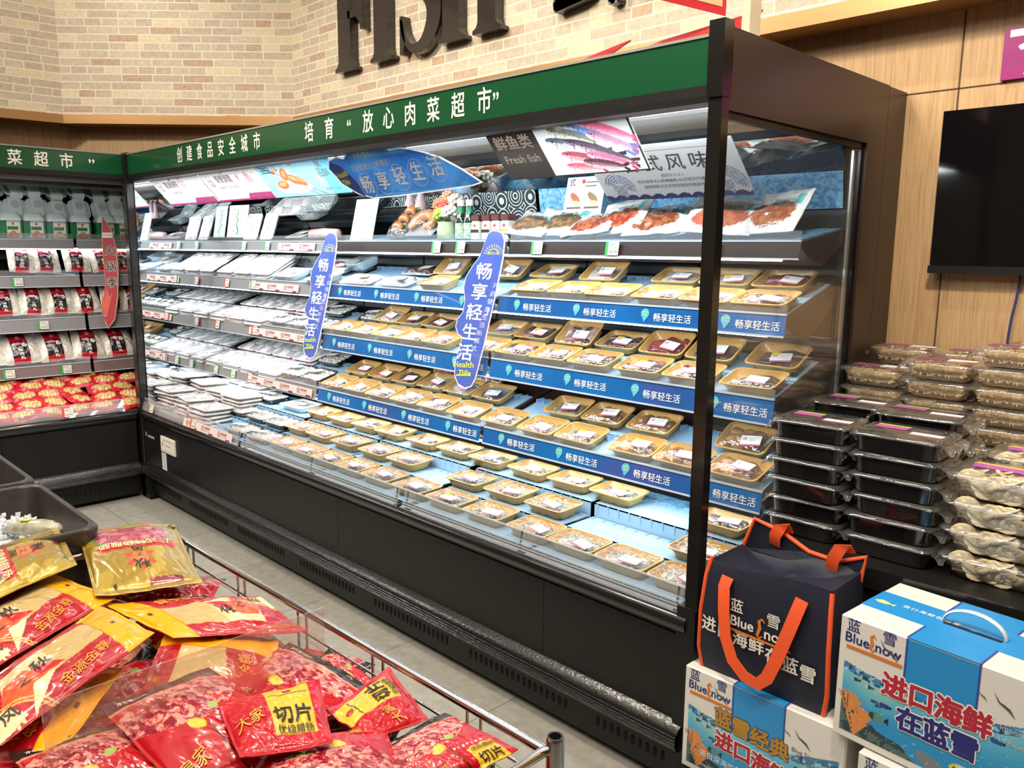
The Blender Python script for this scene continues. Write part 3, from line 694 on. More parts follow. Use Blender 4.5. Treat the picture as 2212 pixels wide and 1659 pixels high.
def food_mesh(kind, var, w=.160, d=.104, base=.006):
    n, R, hh, st, pal, fn, _ = KINDS[kind]; rs = np.random.RandomState(hash_s(kind) + var * 17)
    nu, nv = 48, 32
    U, V = np.meshgrid(np.linspace(-1, 1, nu + 1), np.linspace(-1, 1, nv + 1))
    # map the square onto a rounded rectangle
    X = U * w / 2 * (1 - .06 * V ** 4); Y = V * d / 2 * (1 - .06 * U ** 4)
    cx = rs.uniform(-.44, .44, n) * w; cy = rs.uniform(-.42, .42, n) * d; an = rs.uniform(0, math.pi, n) if n > 4 else rs.uniform(-.3, .3, n)
    D = []
    for i in range(n):
        dx, dy = X - cx[i], Y - cy[i]; ca, sa = math.cos(an[i]), math.sin(an[i]); a = (dx * ca + dy * sa) / st; b = (-dx * sa + dy * ca) * (st ** .35)
        D.append(np.sqrt(a * a + b * b) / R + rs.uniform(0, .25))
    D = np.array(D); k = D.argmin(0); f1 = D.min(0)
    Hh = np.sqrt(np.clip(1 - f1 ** 2, 0, 1)) * hh + fbm(X * 420, Y * 420, var, 2) * .003 * (1 + fn)
    edge = np.clip((1 - np.abs(U)) * 9, 0, 1) * np.clip((1 - np.abs(V)) * 7, 0, 1)
    mound = (1 - U ** 2 * .5) * (1 - V ** 2 * .5)
    Z = base + (Hh * .8 + .006 + .008 * mound) * edge
    P = np.array([rgb(c) for c in pal])[rs.randint(0, len(pal), n)] * (.86 if kind != 'pale' else .95)
    C = P[k]; nz = fbm(X * 260 + var, Y * 260, 5 + var, 3)
    C = C * (1 - fn * .35 + fn * .8 * nz)[..., None]
    if kind == 'scale': C = C * (0.8 + .3 * ((np.sin(X * 900 + Y * 500) * np.sin(X * 900 - Y * 500)) > 0))[..., None]
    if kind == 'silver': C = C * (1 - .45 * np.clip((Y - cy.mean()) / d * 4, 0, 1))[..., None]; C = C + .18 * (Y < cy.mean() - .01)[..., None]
    if kind == 'octo': C = np.where((fbm(X * 900, Y * 900, 3) > .63)[..., None], C * .4 + .45, C)
    nn = nu + 1; idx = np.arange(nu * nv); r = idx // nu; q = idx % nu; a = r * nn + q
    return grid_mesh('seafood', np.stack([X, Y, Z], -1).reshape(-1, 3), np.stack([a, a + 1, a + nn + 1, a + nn], 1), np.clip(C, 0, 1).reshape(-1, 3), FOODM)
def hash_s(s): return sum((i + 3) * ord(c) for i, c in enumerate(s)) % 9973
def film_mesh(w, d, z, bulge, seed=0, material=None):
    nu, nv = 14, 10; U, V = np.meshgrid(np.linspace(-1, 1, nu + 1), np.linspace(-1, 1, nv + 1))
    X = U * w / 2 * (1 - .035 * V ** 6); Y = V * d / 2 * (1 - .05 * U ** 6)
    Z = z + bulge * (1 - U ** 4) * (1 - V ** 4) + (fbm(U * 4 + seed, V * 4, seed) - .5) * .003 * (1 - U ** 8) * (1 - V ** 8) - .003 * np.maximum(U ** 20, V ** 20)
    nn = nu + 1; idx = np.arange(nu * nv); a = idx // nu * nn + idx % nu
    return grid_mesh('cling_film', np.stack([X, Y, Z], -1).reshape(-1, 3), np.stack([a, a + 1, a + nn + 1, a + nn], 1), None, material or WRAP)
def sticker_mesh(w=.070, h=.047, yellow=False):
    m = MB(); m.box(-w / 2, w / 2, -h / 2, h / 2, 0, .0006, 0)
    z = .0008; m.quad((-w / 2, -h / 2, z), (w / 2, -h / 2, z), (w / 2, -h / 2 + .006, z), (-w / 2, -h / 2 + .006, z), 1)
    for i in range(7): x = -w / 2 + .004 + i * .0026; m.quad((x, h / 2 - .022, z), (x + .0012 + (i % 3) * .0005, h / 2 - .022, z), (x + .0012 + (i % 3) * .0005, h / 2 - .006, z), (x, h / 2 - .006, z), 2)
    for i in range(3): y = h / 2 - .009 - i * .007; m.quad((-w / 2 + .026, y, z), (w / 2 - .006 - i * .006, y, z), (w / 2 - .006 - i * .006, y + .0014, z), (-w / 2 + .026, y + .0014, z), 2)
    if yellow: m.quad((-w / 2, h / 2 - .010, z + .0002), (-w / 2 + .03, h / 2 - .010, z + .0002), (-w / 2 + .03, h / 2 + .004, z + .0002), (-w / 2, h / 2 + .004, z + .0002), 3)
    return m.mesh('price_label', [mat('label_white', 'f3f3f3', .4), ink('e0607a'), ink('8d8f93'), ink('f0d23a')])
STICK = [sticker_mesh(), sticker_mesh(yellow=True)]
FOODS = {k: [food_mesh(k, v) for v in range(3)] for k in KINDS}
FILMS = {k: film_mesh(TRAY_W - .002, TRAY_D - .002, TRAY_H + .001, KINDS[k][6], i) for i, k in enumerate(KINDS)}
SAY = {'clam': 'small mixed shellfish', 'grey': 'grey shelled clams', 'oyster': 'dark glossy oysters', 'tan': 'brown rounded morsels', 'pale': 'pale white seafood', 'octo': 'dark red octopus',
       'red': 'red-brown slices', 'dark': 'dark brown fish pieces', 'silver': 'silver fish', 'orange': 'orange fish fillets', 'scale': 'scaly grey fish cuts', 'redfish': 'pinkish fish'}
ROWS = {  # row: (y, tray base z, tilt deg, place words, [(x, kind)])
 'A1': (2.46, 1.412, 16.5, 'upper blue-edged shelf front row', [(-2.965, 'pale'), (-2.33, 'pale'), (-2.127, 'pale'), (-1.927, 'pale'), (-1.707, 'pale'), (-1.5, 'pale'), (-1.298, 'octo')]),
 'A2': (2.632, 1.464, 17, 'upper blue-edged shelf back row', [(-3.047, 'pale'), (-2.638, 'silver'), (-2.385, 'grey'), (-2.101, 'pale'), (-1.745, 'pale'), (-1.532, 'pale'), (-1.322, 'red')]),
 'B1': (2.42, 1.150, 16.5, 'middle blue-edged shelf front row', [(-3.697, 'redfish'), (-3.496, 'pale'), (-3.288, 'silver'), (-3.089, 'pale'), (-2.887, 'redfish'), (-2.585, 'pale'), (-2.383, 'octo'), (-2.178, 'octo'), (-1.973, 'octo'), (-1.744, 'octo'), (-1.53, 'octo'), (-1.30, 'dark')]),
 'B2': (2.590, 1.202, 17, 'middle blue-edged shelf back row', [(-3.502, 'pale'), (-3.302, 'dark'), (-3.10, 'dark'), (-2.642, 'silver'), (-2.433, 'octo'), (-2.194, 'octo'), (-1.975, 'octo'), (-1.755, 'red'), (-1.545, 'dark'), (-1.306, 'dark')]),
 'C1': (2.38, .854, 16.5, 'lowest blue-edged shelf front row', [(-3.70, 'orange'), (-3.497, 'orange'), (-3.288, 'scale'), (-3.081, 'scale'), (-2.874, 'silver'), (-2.654, 'pale'), (-2.429, 'clam'), (-2.204, 'clam'), (-2.001, 'clam'), (-1.735, 'tan'), (-1.53, 'tan'), (-1.32, 'tan')]),
 'C2': (2.548, .905, 17, 'lowest blue-edged shelf back row', [(-3.715, 'orange'), (-3.505, 'orange'), (-3.289, 'dark'), (-3.083, 'scale'), (-2.88, 'silver'), (-2.672, 'silver'), (-2.211, 'clam'), (-2.002, 'tan'), (-1.776, 'tan'), (-1.381, 'tan')]),
 'D1': (2.02, .582, 3, 'bottom deck front row', [(-3.655, 'orange'), (-3.448, 'orange'), (-3.240, 'dark'), (-3.035, 'scale'), (-2.825, 'scale'), (-2.594, 'silver'), (-2.371, 'oyster'), (-2.145, 'clam'), (-1.903, 'clam'), (-1.702, 'grey'), (-1.496, 'grey'), (-1.285, 'grey')]),
 'D2': (2.18, .620, 3, 'bottom deck second row', [(-3.764, 'orange'), (-3.554, 'orange'), (-3.315, 'scale'), (-3.075, 'scale'), (-2.851, 'scale'), (-2.428, 'oyster'), (-2.2, 'clam'), (-1.965, 'clam'), (-1.319, 'grey')]),
 'D3': (2.345, .671, 3, 'bottom deck back row', [(-3.825, 'orange'), (-3.605, 'orange'), (-3.385, 'scale'), (-3.175, 'dark'), (-2.916, 'dark'), (-2.694, 'oyster'), (-2.472, 'oyster'), (-2.233, 'clam'), (-2.009, 'grey'), (-1.79, 'grey'), (-1.348, 'oyster')]),
}
rt = random.Random(3); R_ = math.radians
LEAN = {('B2', -2.194): 40, ('B2', -1.755): 32, ('B2', -1.545): 30, ('B2', -1.306): 28, ('A2', -2.101): 34, ('A2', -2.638): 36, ('A2', -3.047): 40, ('C2', -1.381): 30, ('B2', -3.502): 30}
def food_tray(kind, label, loc, rot, var, group):
    t = thing('seafood_tray', label, 'tray', loc, rot, group)
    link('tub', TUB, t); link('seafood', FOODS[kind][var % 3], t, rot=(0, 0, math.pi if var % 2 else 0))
    fl = link('cling_film', FILMS[kind], t)
    z = TRAY_H + .0022 + KINDS[kind][6] * .82
    link('price_label', STICK[1 if rt.random() < .3 else 0], t, (rt.uniform(.018, .040), rt.uniform(-.032, -.016), z), (math.radians(rt.uniform(0, 5)), math.radians(rt.uniform(0, 4)), math.radians(rt.uniform(-14, 22))))
    return t
cnt = 0
for key, (y, z, tilt, words, items) in ROWS.items():
    order = sorted(range(len(items)), key=lambda i: -items[i][0])
    for pos, i in enumerate(order):
        x, kind = items[i]; cnt += 1
        place = 'nearest right post' if pos == 0 else ORD[pos] + ' from right post'
        tl = LEAN.get((key, x), tilt + (5 if key[1] == '2' and key[0] != 'D' else 0)); dz = .5 * TRAY_D * (math.sin(R_(tl)) - math.sin(R_(tilt)))
        food_tray(kind, 'yellow tray of %s, %s, %s' % (SAY[kind], words, place), (x, y + rt.uniform(-.004, .004), z + dz), (math.radians(tl), math.radians(rt.uniform(-.8, .8)), math.radians(rt.uniform(-1.5, 1.5))), cnt, 'yellow film-wrapped trays in the chiller')
for x, y, z, w_, k in ((-3.135, 2.70, .985, 'half behind foot sign', 'dark'), (-2.84, 2.70, .985, 'right of foot sign', 'scale')):
    food_tray(k, 'yellow tray of %s leaning on lowest blue-edged shelf, %s' % (SAY[k], w_), (x, y, z), (math.radians(48), 0, math.radians(4)), 5, 'yellow film-wrapped trays in the chiller')

# pale flat trays at the left of the upper blue-edged shelf
def flat_tray(label, kind, loc, rotz, tilt):
    t = thing('fish_tray', label, 'tray', loc, (math.radians(tilt), 0, math.radians(rotz)), 'white flat fish trays')
    link('tub', TUBFLAT, t); f = link('seafood', FOODS[kind][1], t, (0, 0, .002)); f.scale = (1.38, .95, .9)
    link('cling_film', film_mesh(.25, .13, .018, .020, 4), t); link('price_label', STICK[0], t, (.05, -.015, .039), (0, 0, .1))
flat_tray('white flat tray of a whole pale fish, left end of upper blue-edged shelf', 'pale', (-3.60, 2.455, 1.418), 4, 16.5)
flat_tray('white flat tray of long silvery fish between the whole pale fish and a yellow tray', 'silver', (-3.285, 2.455, 1.418), 2, 16.5)
flat_tray('white flat tray of minced fish at the back of the upper blue-edged shelf', 'dark', (-3.31, 2.64, 1.470), 0, 16.5)

# white seaweed packs
def seaweed_art():
    A = Art(46, 36, .235, .18, 'd9dadb'); rs = np.random.RandomState(2)
    A.put(np.abs(A.X - .1175) < .2, 'dcdcde')
    A.rect(0, .235, 0, .020, 'e9c4d6'); A.rect(.02, .09, .135, .15, 'd7a9ba', .7); A.rect(.02, .075, .155, .165, 'c8687f', .8)
    A.rect(.15, .154, .03, .17, 'c98fa3', .8); A.rect(.17, .215, .10, .15, 'd9d9dd'); A.ell(.19, .05, .02, .012, 'e4e4e6')
    A.ell(.105, .070, .027, .016, '26423a', .9); A.ell(.108, .072, .012, .005, '4e7a5c', .7)
    A.put((fbm(A.X * 90, A.Y * 90, 4) > .62), 'b9bdc2', .7)
    return A
SWC = mat('wrapped_print', 'ffffff', .16, vc=True, coat=.6, bump=.35, bscale=55)
SW_TOP = seaweed_art().mesh('printed_film', lambda U, V: np.stack([(U - .5) * .228, (V - .5) * .172, .021 + .002 * np.sin(U * 9 + V * 5) * np.sin(V * 7)], -1), SWC)
def foam_mesh():
    m = MB(); r = lambda w, d, z: [(x, y, z) for x, y in rrect(w, d, .022, 4)]
    m.loft([r(.205, .15, 0), r(.226, .17, .012)], 1, True, False); m.loft([r(.226, .17, .012), r(.235, .18, .014), r(.235, .18, .0195), r(.228, .173, .021)], 0, False, True)
    return m.mesh('foam_tray', [mat('white_foam', 'e9e7e4', .5), mat('grey_foam_ribs', '77786f', .6, noise=(300, 'a5a69c'))], 50)
FOAM = foam_mesh()
def seaweed_pack(label, loc, rot, group, scale=(1, 1, 1)):
    t = thing('seaweed_pack', label, 'pack', loc, rot, group); link('foam_tray', FOAM, t); link('printed_film', SW_TOP, t); t.scale = scale; return t
def sw(label, x, y, z, tilt=16.5, rz=0, group='white seaweed packs', under=0, scale=(.96, 1.06, 1)):
    for j in range(under):
        seaweed_pack(label.replace('seaweed pack', 'seaweed pack %s under another' % (('half hidden' if under == 1 else ('hidden directly', 'hidden second')[under - j - 1]))), (x + rt.uniform(-.006, .006), y + rt.uniform(-.006, .006), z + .023 * j), (R_(tilt), 0, R_(rz + rt.uniform(-4, 4))), group, scale)
    seaweed_pack(label, (x, y, z + .023 * under), (R_(tilt), 0, R_(rz)), group, scale)
SN = ['upper', 'middle', 'lowest']
for i, x in enumerate((-5.07, -4.83, -4.60)): sw('white seaweed pack in front, upper grey shelf, %s from mirror' % ORD[i], x, 2.50, 1.428, 30, rt.uniform(-2, 2), under=2, scale=(.92, 1.3, 1))
for i, x in enumerate((-5.05, -4.80, -4.55)): sw('white seaweed pack leaning at back, upper grey shelf, %s from mirror' % ORD[i], x, 2.735, 1.51, 52, 0)
for i, x in enumerate((-5.08, -4.84, -4.60)): sw('white seaweed pack in front, middle grey shelf, %s from mirror' % ORD[i], x, 2.43, 1.14, 16.5, 0, under=1)
for i, x in enumerate((-5.05, -4.81, -4.57, -4.33)): sw('white seaweed pack behind, middle grey shelf, %s from mirror' % ORD[i], x, 2.63, 1.205, 16.5, rt.uniform(-2, 2), under=1)
for i, x in enumerate((-5.08, -4.84, -4.60, -4.37)): sw('white seaweed pack in front, lowest grey shelf, %s from mirror' % ORD[i], x, 2.39, .845, 16.5, rt.uniform(-2, 2), under=1)
for i, x in enumerate((-5.05, -4.82, -4.58, -4.34)): sw('white seaweed pack behind, lowest grey shelf, %s from mirror' % ORD[i], x, 2.60, .912, 16.5, rt.uniform(-3, 3), under=1)
# tall piles on the bottom deck
for pi, (x, y, z, n, rz, w_) in enumerate([(-5.05, 2.04, .56, 7, 3, 'front pile beside the mirror'), (-4.80, 2.05, .56, 6, -4, 'second front pile from the mirror'), (-4.56, 2.03, .56, 5, 5, 'front pile nearest mushroom packs'), (-5.05, 2.24, .585, 7, -3, 'second-row pile beside the mirror'), (-4.80, 2.25, .585, 6, 4, 'second-row pile, middle one'), (-4.56, 2.23, .585, 6, 2, 'second-row pile nearest mushroom packs'), (-5.0, 2.45, .645, 4, 0, 'back pile beside the mirror'), (-4.73, 2.45, .645, 4, 3, 'back pile away from the mirror')]):
    for j in range(n):
        nm = 'topmost' if j == n - 1 else ('lowest' if j == 0 else ORD[j] + ' from the bottom')
        seaweed_pack('white seaweed pack, bottom deck %s, %s' % (w_, nm), (x + rt.uniform(-.012, .012), y + rt.uniform(-.008, .008), z + .0225 * j), (R_(rt.uniform(-1, 1)), 0, R_(rz + rt.uniform(-6, 6))), 'piled seaweed packs on the bottom deck')
# black trays of pale balls
def balls_mesh():
    m = MB(); r = random.Random(4)
    for i in range(6):
        for j in range(4): m.blob((-.075 + i * .030 + r.uniform(-.003, .003), -.045 + j * .030 + r.uniform(-.003, .003), .022), (.0145, .0145, .014), 0, 8, 6)
    return m.mesh('mushrooms', mat('pale_mushroom', 'c3c1ba', .4), 180)
BALLS = balls_mesh()
FILM_B = film_mesh(.203, .148, .034, .012, 8)
PINKLAB = MB().box(-.08, .01, -.018, .018, 0, .0006, 0).box(-.08, -.04, -.018, .018, .0004, .0008, 1).mesh('brand_label', [mat('label_white', 'f3f3f3', .4), ink('e3b9cd')])
def ball_tray(label, loc, rot):
    t = thing('mushroom_tray', label, 'tray', loc, rot, 'black trays of pale mushrooms'); link('tub', TUBBLK, t); link('mushrooms', BALLS, t); link('cling_film', FILM_B, t); link('brand_label', PINKLAB, t, (0, .01, .049), (0, 0, .3))
for x, y, z, tl, w_ in [(-4.44, 2.18, .62, 2, 'in the bottom deck beside the seaweed piles'), (-4.20, 2.18, .62, 2, 'second in the row beside the seaweed piles'), (-3.985, 2.18, .62, 2, 'next to an orange fillet tray in the second deck row'), (-4.13, 2.02, .582, 2, 'at the front of the deck right of the seaweed piles'), (-3.89, 2.02, .582, 2, 'at deck front touching the first orange fillet tray'),
                    (-4.45, 2.37, .672, 2, 'at the back of the bottom deck under the grey shelf'), (-4.16, 2.40, .866, 16.5, 'on the lowest grey shelf beside the seaweed packs'), (-3.945, 2.40, .866, 16.5, 'at the right end of the lowest grey shelf'), (-4.10, 2.60, .925, 16.5, 'behind on the lowest grey shelf under the foot sign'),
                    (-4.36, 2.43, 1.152, 16.5, 'on the middle grey shelf beside the seaweed packs'), (-4.14, 2.43, 1.152, 16.5, 'on the middle grey shelf behind the left foot sign'), (-3.93, 2.43, 1.152, 16.5, 'at the right end of the middle grey shelf'), (-4.05, 2.62, 1.212, 16.5, 'behind on the middle grey shelf by the foot sign'), (-3.66, 2.60, 1.207, 17, 'at the back left of the middle blue-edged shelf')]:
    ball_tray('black tray of pale mushrooms %s' % w_, (x, y, z), (R_(tl), 0, R_(rt.uniform(-4, 4))))
def fillet_tray(label, loc, rot, kind='redfish'):
    t = thing('fillet_tray', label, 'tray', loc, rot, 'frosted trays of pale fillets'); link('tub', TUBWHT, t); f = link('fillets', FOODS[kind][2], t, (0, 0, .004)); f.scale = (1.22, 1.12, .9)
    link('cling_film', film_mesh(.238, .158, .036, .006, 5), t); link('price_label', STICK[0], t, (.05, -.02, .043), (0, 0, .2))
fillet_tray('frosted tray of pale fillets on the upper grey shelf right of the seaweed packs', (-4.33, 2.47, 1.42), (R_(18), 0, 0), 'pale')
fillet_tray('frosted tray of pink fillets right of the left foot sign under the top shelf', (-4.02, 2.60, 1.47), (R_(24), 0, R_(5)))
fillet_tray('frosted tray of clear jelly pieces by the right end of the upper grey shelf', (-3.93, 2.44, 1.412), (R_(18), 0, R_(-8)), 'pale')
fillet_tray('frosted tray with a red label in the bottom deck behind the mushroom packs', (-4.12, 2.37, .672), (R_(3), 0, 0), 'pale')
fillet_tray('frosted tray of pink fillets tilted on the top shelf beside the upright seaweed packs', (-4.315, 2.55, 1.648), (R_(20), 0, R_(-8)))

# ------------------------------------------------------------------ price tags and product strips
TAGC = {'green': ink('2faa4c'), 'red': ink('e0402f')}
def tag_parts(t, price, color, w=.062, h=.05):
    link('card', MB().box(-w / 2, w / 2, -.0012, 0, -h / 2, h / 2).mesh('card', mat('tag_paper', 'e6e2d6', .5)), t)
    link('colour_band', MB().box(-w / 2, -w / 2 + .013, -.0018, -.0011, -h / 2, h / 2).mesh('colour_band', TAGC[color]), t)
    text('¥' + price, t, (.008, -.0020, -.013), .014, '3a3836', UP, .004, name='price')
    link('small_print', lines_mesh([(-.014, .020, .017, .0035), (-.014, .006, .010, .003), (.010, .026, .003, .005)], GREYP), t, (0, -.0020, 0), UP)
def rail_tag(x, k, price, color, label, leftside=False, guard=False):
    if leftside: loc = (-5.24 - SHELVES[k][1] + .018, x, (STRIPZ[k][0] + STRIPZ[k][1]) / 2); rz = R_(90)
    else: loc = (x, 1.885 + SHELVES[k][1] - .018, (STRIPZ[k][0] + STRIPZ[k][1]) / 2); rz = 0
    if guard: loc = (x, 1.862, .612) if not leftside else (-5.217, x, .612)
    t = thing('price_tag', label, 'price tag', loc, (R_(-10 if not guard else -14), 0, rz), 'shelf price tags'); tag_parts(t, price, color)
for x, k, p, c, w_ in [(-2.96, 0, '49.90', 'green', 'under the green vase on the top shelf'), (-2.79, 0, '19.90', 'green', 'under the brown-capped jars on the top shelf'), (-2.315, 0, '21.90', 'green', 'at the left end of the bagged fish shelf'), (-1.925, 0, '33.90', 'green', 'below the middle of the bagged fish shelf'), (-1.50, 0, '29.90', 'green', 'beside the right post on the bagged fish shelf'),
                     (-4.86, 0, '9.90', 'green', 'on the top shelf under the upright seaweed packs'), (-4.56, 0, '9.90', 'green', 'on the top shelf left of the pink product strip'), (-4.98, 1, '4.90', 'red', 'on the upper grey shelf near the mirror'), (-4.63, 1, '15.90', 'green', 'on the upper grey shelf over the pink product strip'),
                     (-5.05, 2, '4.90', 'red', 'on the middle grey shelf near the mirror'), (-4.55, 2, '15.90', 'red', 'on the middle grey shelf beside the pink product strip'), (-5.02, 3, '9.90', 'green', 'on the lowest grey shelf near the mirror'), (-4.78, 3, '7.90', 'green', 'in the middle of the lowest grey shelf'), (-4.56, 3, '26.90', 'red', 'on the lowest grey shelf over the pink product strip')]:
    rail_tag(x, k, p, c, '%s-banded price tag reading %s %s' % (c, p, w_))
rail_tag(-5.02, 0, '4.90', 'green', 'green-banded price tag on the deck guard near the corner post', guard=True)
rail_tag(-4.42, 0, '26.90', 'red', 'red-banded price tag on the deck guard over the pink strip', guard=True)
for y, k, p, w_ in [(1.24, 0, '15.90', 'on the boxed goods shelf'), (1.37, 1, '26.90', 'on the upper meatball bag shelf'), (1.48, 2, '26.90', 'on the middle meatball bag shelf'), (1.58, 3, '43.90', 'on the lower meatball bag shelf'), (1.26, 3, '36.90', 'at the left edge of the lower meatball bag shelf')]:
    rail_tag(y, k, p, 'green', 'price tag reading %s %s' % (p, w_), True)
rail_tag(1.45, 0, '10.00', 'red', 'red-banded price tag reading 10.00 on the red bag deck', True, True)
def strip(x0, x1, k, label, guard=False):
    w = x1 - x0
    loc = ((x0 + x1) / 2, 1.885 + SHELVES[k][1] - .0155, (STRIPZ[k][0] + STRIPZ[k][1]) / 2 - .004) if not guard else ((x0 + x1) / 2, 1.864, .606)
    t = thing('product_strip', label, 'shelf strip', loc, (R_(-10 if not guard else -14), 0, 0), 'pink product strips on the rails')
    link('card', MB().box(-w / 2, w / 2, -.001, 0, -.022, .022).mesh('card', mat('pale_pink_card', 'eccfc8', .45)), t)
    n = max(1, int(w / .17))
    for i in range(n):
        x = -w / 2 + (i + .5) * w / n
        link('logo_ring', MB().loft([[(x - .05 + r * math.cos(a), r * math.sin(a), 0) for a in np.linspace(0, 2 * math.pi, 17)[:-1]] for r in (.0165, .014)]).mesh('logo_ring', ink('5a4450')), t, (0, -.0016, 0), UP)
        text('永旺\n味道', t, (x - .05, -.0016, 0), .010, '8c2f55', UP, .006); text('简便调理', t, (x + .005, -.0016, .005), .017, '8c2f55', UP, .008); text('READY TO COOK', t, (x + .005, -.0016, -.010), .008, '5a4450', UP)
        link('corner_flash', MB().prism([(x + .03, -.022), (x + .08, -.022), (x + .08, -.013), (x + .038, -.013)], 0, .0004).mesh('corner_flash', ink('8c2f63')), t, (0, -.0013, 0), UP)
strip(-4.43, -4.02, 0, 'pink product strip on the top shelf rail left of the foot sign')
strip(-4.68, -4.10, 1, 'pink product strip on the upper grey shelf rail')
strip(-4.62, -3.90, 2, 'pink product strip on the middle grey shelf rail')
strip(-4.60, -3.85, 3, 'pink product strip on the lowest grey shelf rail')
strip(-4.55, -3.95, 0, 'pink product strip on the bottom deck guard', True)

# ------------------------------------------------------------------ hanging signs under the header
def sign_root(label, x0, x1, y0=1.93, z0=1.992, y1=2.068, z1=1.838, cat='sign', name='hanging_sign', group='tilted boards hung under the header'):
    """local frame: x right, y up the board, z out of its face"""
    w = x1 - x0; h = math.hypot(y1 - y0, z0 - z1)
    t = thing(name, label, cat, ((x0 + x1) / 2, (y0 + y1) / 2, (z0 + z1) / 2), (math.atan2(z0 - z1, -(y1 - y0)), 0, 0), group)
    return t, w, h
def clip(t, x, h):
    m = MB(); m.box(x - .035, x + .035, h / 2 - .004, h / 2 + .012, -.006, .004); m.box(x - .012, x + .012, h / 2 - .035, h / 2 + .004, .002, .005)
    link('clip', m.mesh('clip', film('clear_clip', 'e8ecee', .45, .3, .1, 0)), t)
BOARDT = translucent(mat('white_sign_card', 'fafaf8', .4), .85)
def board(t, w, h, art=None, edge='f0f0ee'):
    m = MB(); m.loft([[(-w / 2, -h / 2, z), (w / 2, -h / 2, z), (w / 2, h / 2, z), (-w / 2, h / 2, z)] for z in (-.004, .0006)], 0, True, False)
    link('board', m.mesh('board', BOARDT), t)
    if art is not None: link('print', art.mesh('print', flat(w, h, .0008), VCT), t)
def fish_on(A, x, y, l, wd, ang, c1, c2, c3):
    ca, sa = math.cos(ang), math.sin(ang); X = (A.X - x) * ca + (A.Y - y) * sa; Y = -(A.X - x) * sa + (A.Y - y) * ca
    u = X / l; prof = wd * np.sqrt(np.clip(1 - (u * 1.9 + .05) ** 2, 0, 1)) * (1 - .25 * u)
    body = (np.abs(Y) < prof) & (np.abs(u) < .52); tail = (u > .40) & (u < .62) & (np.abs(Y) < (u - .36) * wd * 4.2) & (np.abs(Y) > (u - .52) * wd * 4)
    A.put(tail, c3); A.put(body, c2); A.put(body & (Y > prof * .15), c1); A.put(body & (fbm(A.X * 160 + l * 900, A.Y * 160, 3) > .56), c3, .35); A.put(body & (Y < -prof * .45), 'e6e2dc', .45); A.put(body & (np.abs(u + .33) < .012) , c3, .6)
    A.put(((X + .40 * l) ** 2 + (Y - .2 * wd) ** 2) < (wd * .17) ** 2, '141414'); A.put(body & (np.abs(Y) < prof * .06) & (u > -.3), c3, .5)
# fresh fish board
t, w, h = sign_root('black-and-white hanging board reading Fresh fish with a photo of piled fish', -2.098, -1.496)
A = Art(440, 160, w, h, 'dfe4e4'); A.rect(0, .218, 0, h, '2b2725'); A.rect(0, w, 0, .006, '2b2725'); A.rect(w - .008, w, 0, h, '2b2725'); A.rect(.218, w, h - .006, h, '2b2725')
for f in [(.50, .155, .20, .022, 2.75, 'c9607f', 'd98ba4', 'a84060'), (.47, .135, .22, .018, 2.72, '6a86b8', 'a9bfdd', '46588a'), (.44, .125, .24, .016, 2.74, '5d78ac', 'bccde2', '46588a'), (.36, .145, .17, .022, 2.8, '6f7266', 'c9c9b8', '55564c'), (.50, .115, .16, .020, 2.7, '9c6e84', 'c8a0b4', '7a4c62'),
          (.36, .105, .22, .026, 2.86, '4a5058', 'b9bcba', '3a3c40'), (.42, .095, .20, .022, 2.8, '3a3440', '6e6478', '2a2630'), (.46, .075, .20, .02, 2.76, '4c3e4a', '8c7484', '332830'), (.38, .06, .18, .022, 2.9, '7a3a44', 'b98a90', '5a2a34'), (.47, .05, .16, .018, 2.8, 'b05a74', 'd293a6', '8a3c54'), (.36, .028, .14, .016, 3.0, 'b8505e', 'd88a92', '8a3444'), (.44, .035, .15, .018, 2.95, '4a3038', '80606a', '34202a')]:
    fish_on(A, f[0], f[1], f[2], f[3], f[4] - math.pi, *f[5:])
board(t, w, h, A); clip(t, .03, h)
text('鲜鱼类', t, (-.195, .042, .0016), .058, 'ffffff', bold=.025); text('Fresh fish', t, (-.190, -.022, .0016), .043, 'ffffff', bold=.02)
link('painted_lit_edge', MB().box(-w / 2, w / 2, h / 2 - .001, h / 2 + .003, -.004, .001).mesh('painted_lit_edge', mat('lit_white_edge', 'f6f6f4', .3)), t)  # white strip: glow along the board's top edge put into its colour
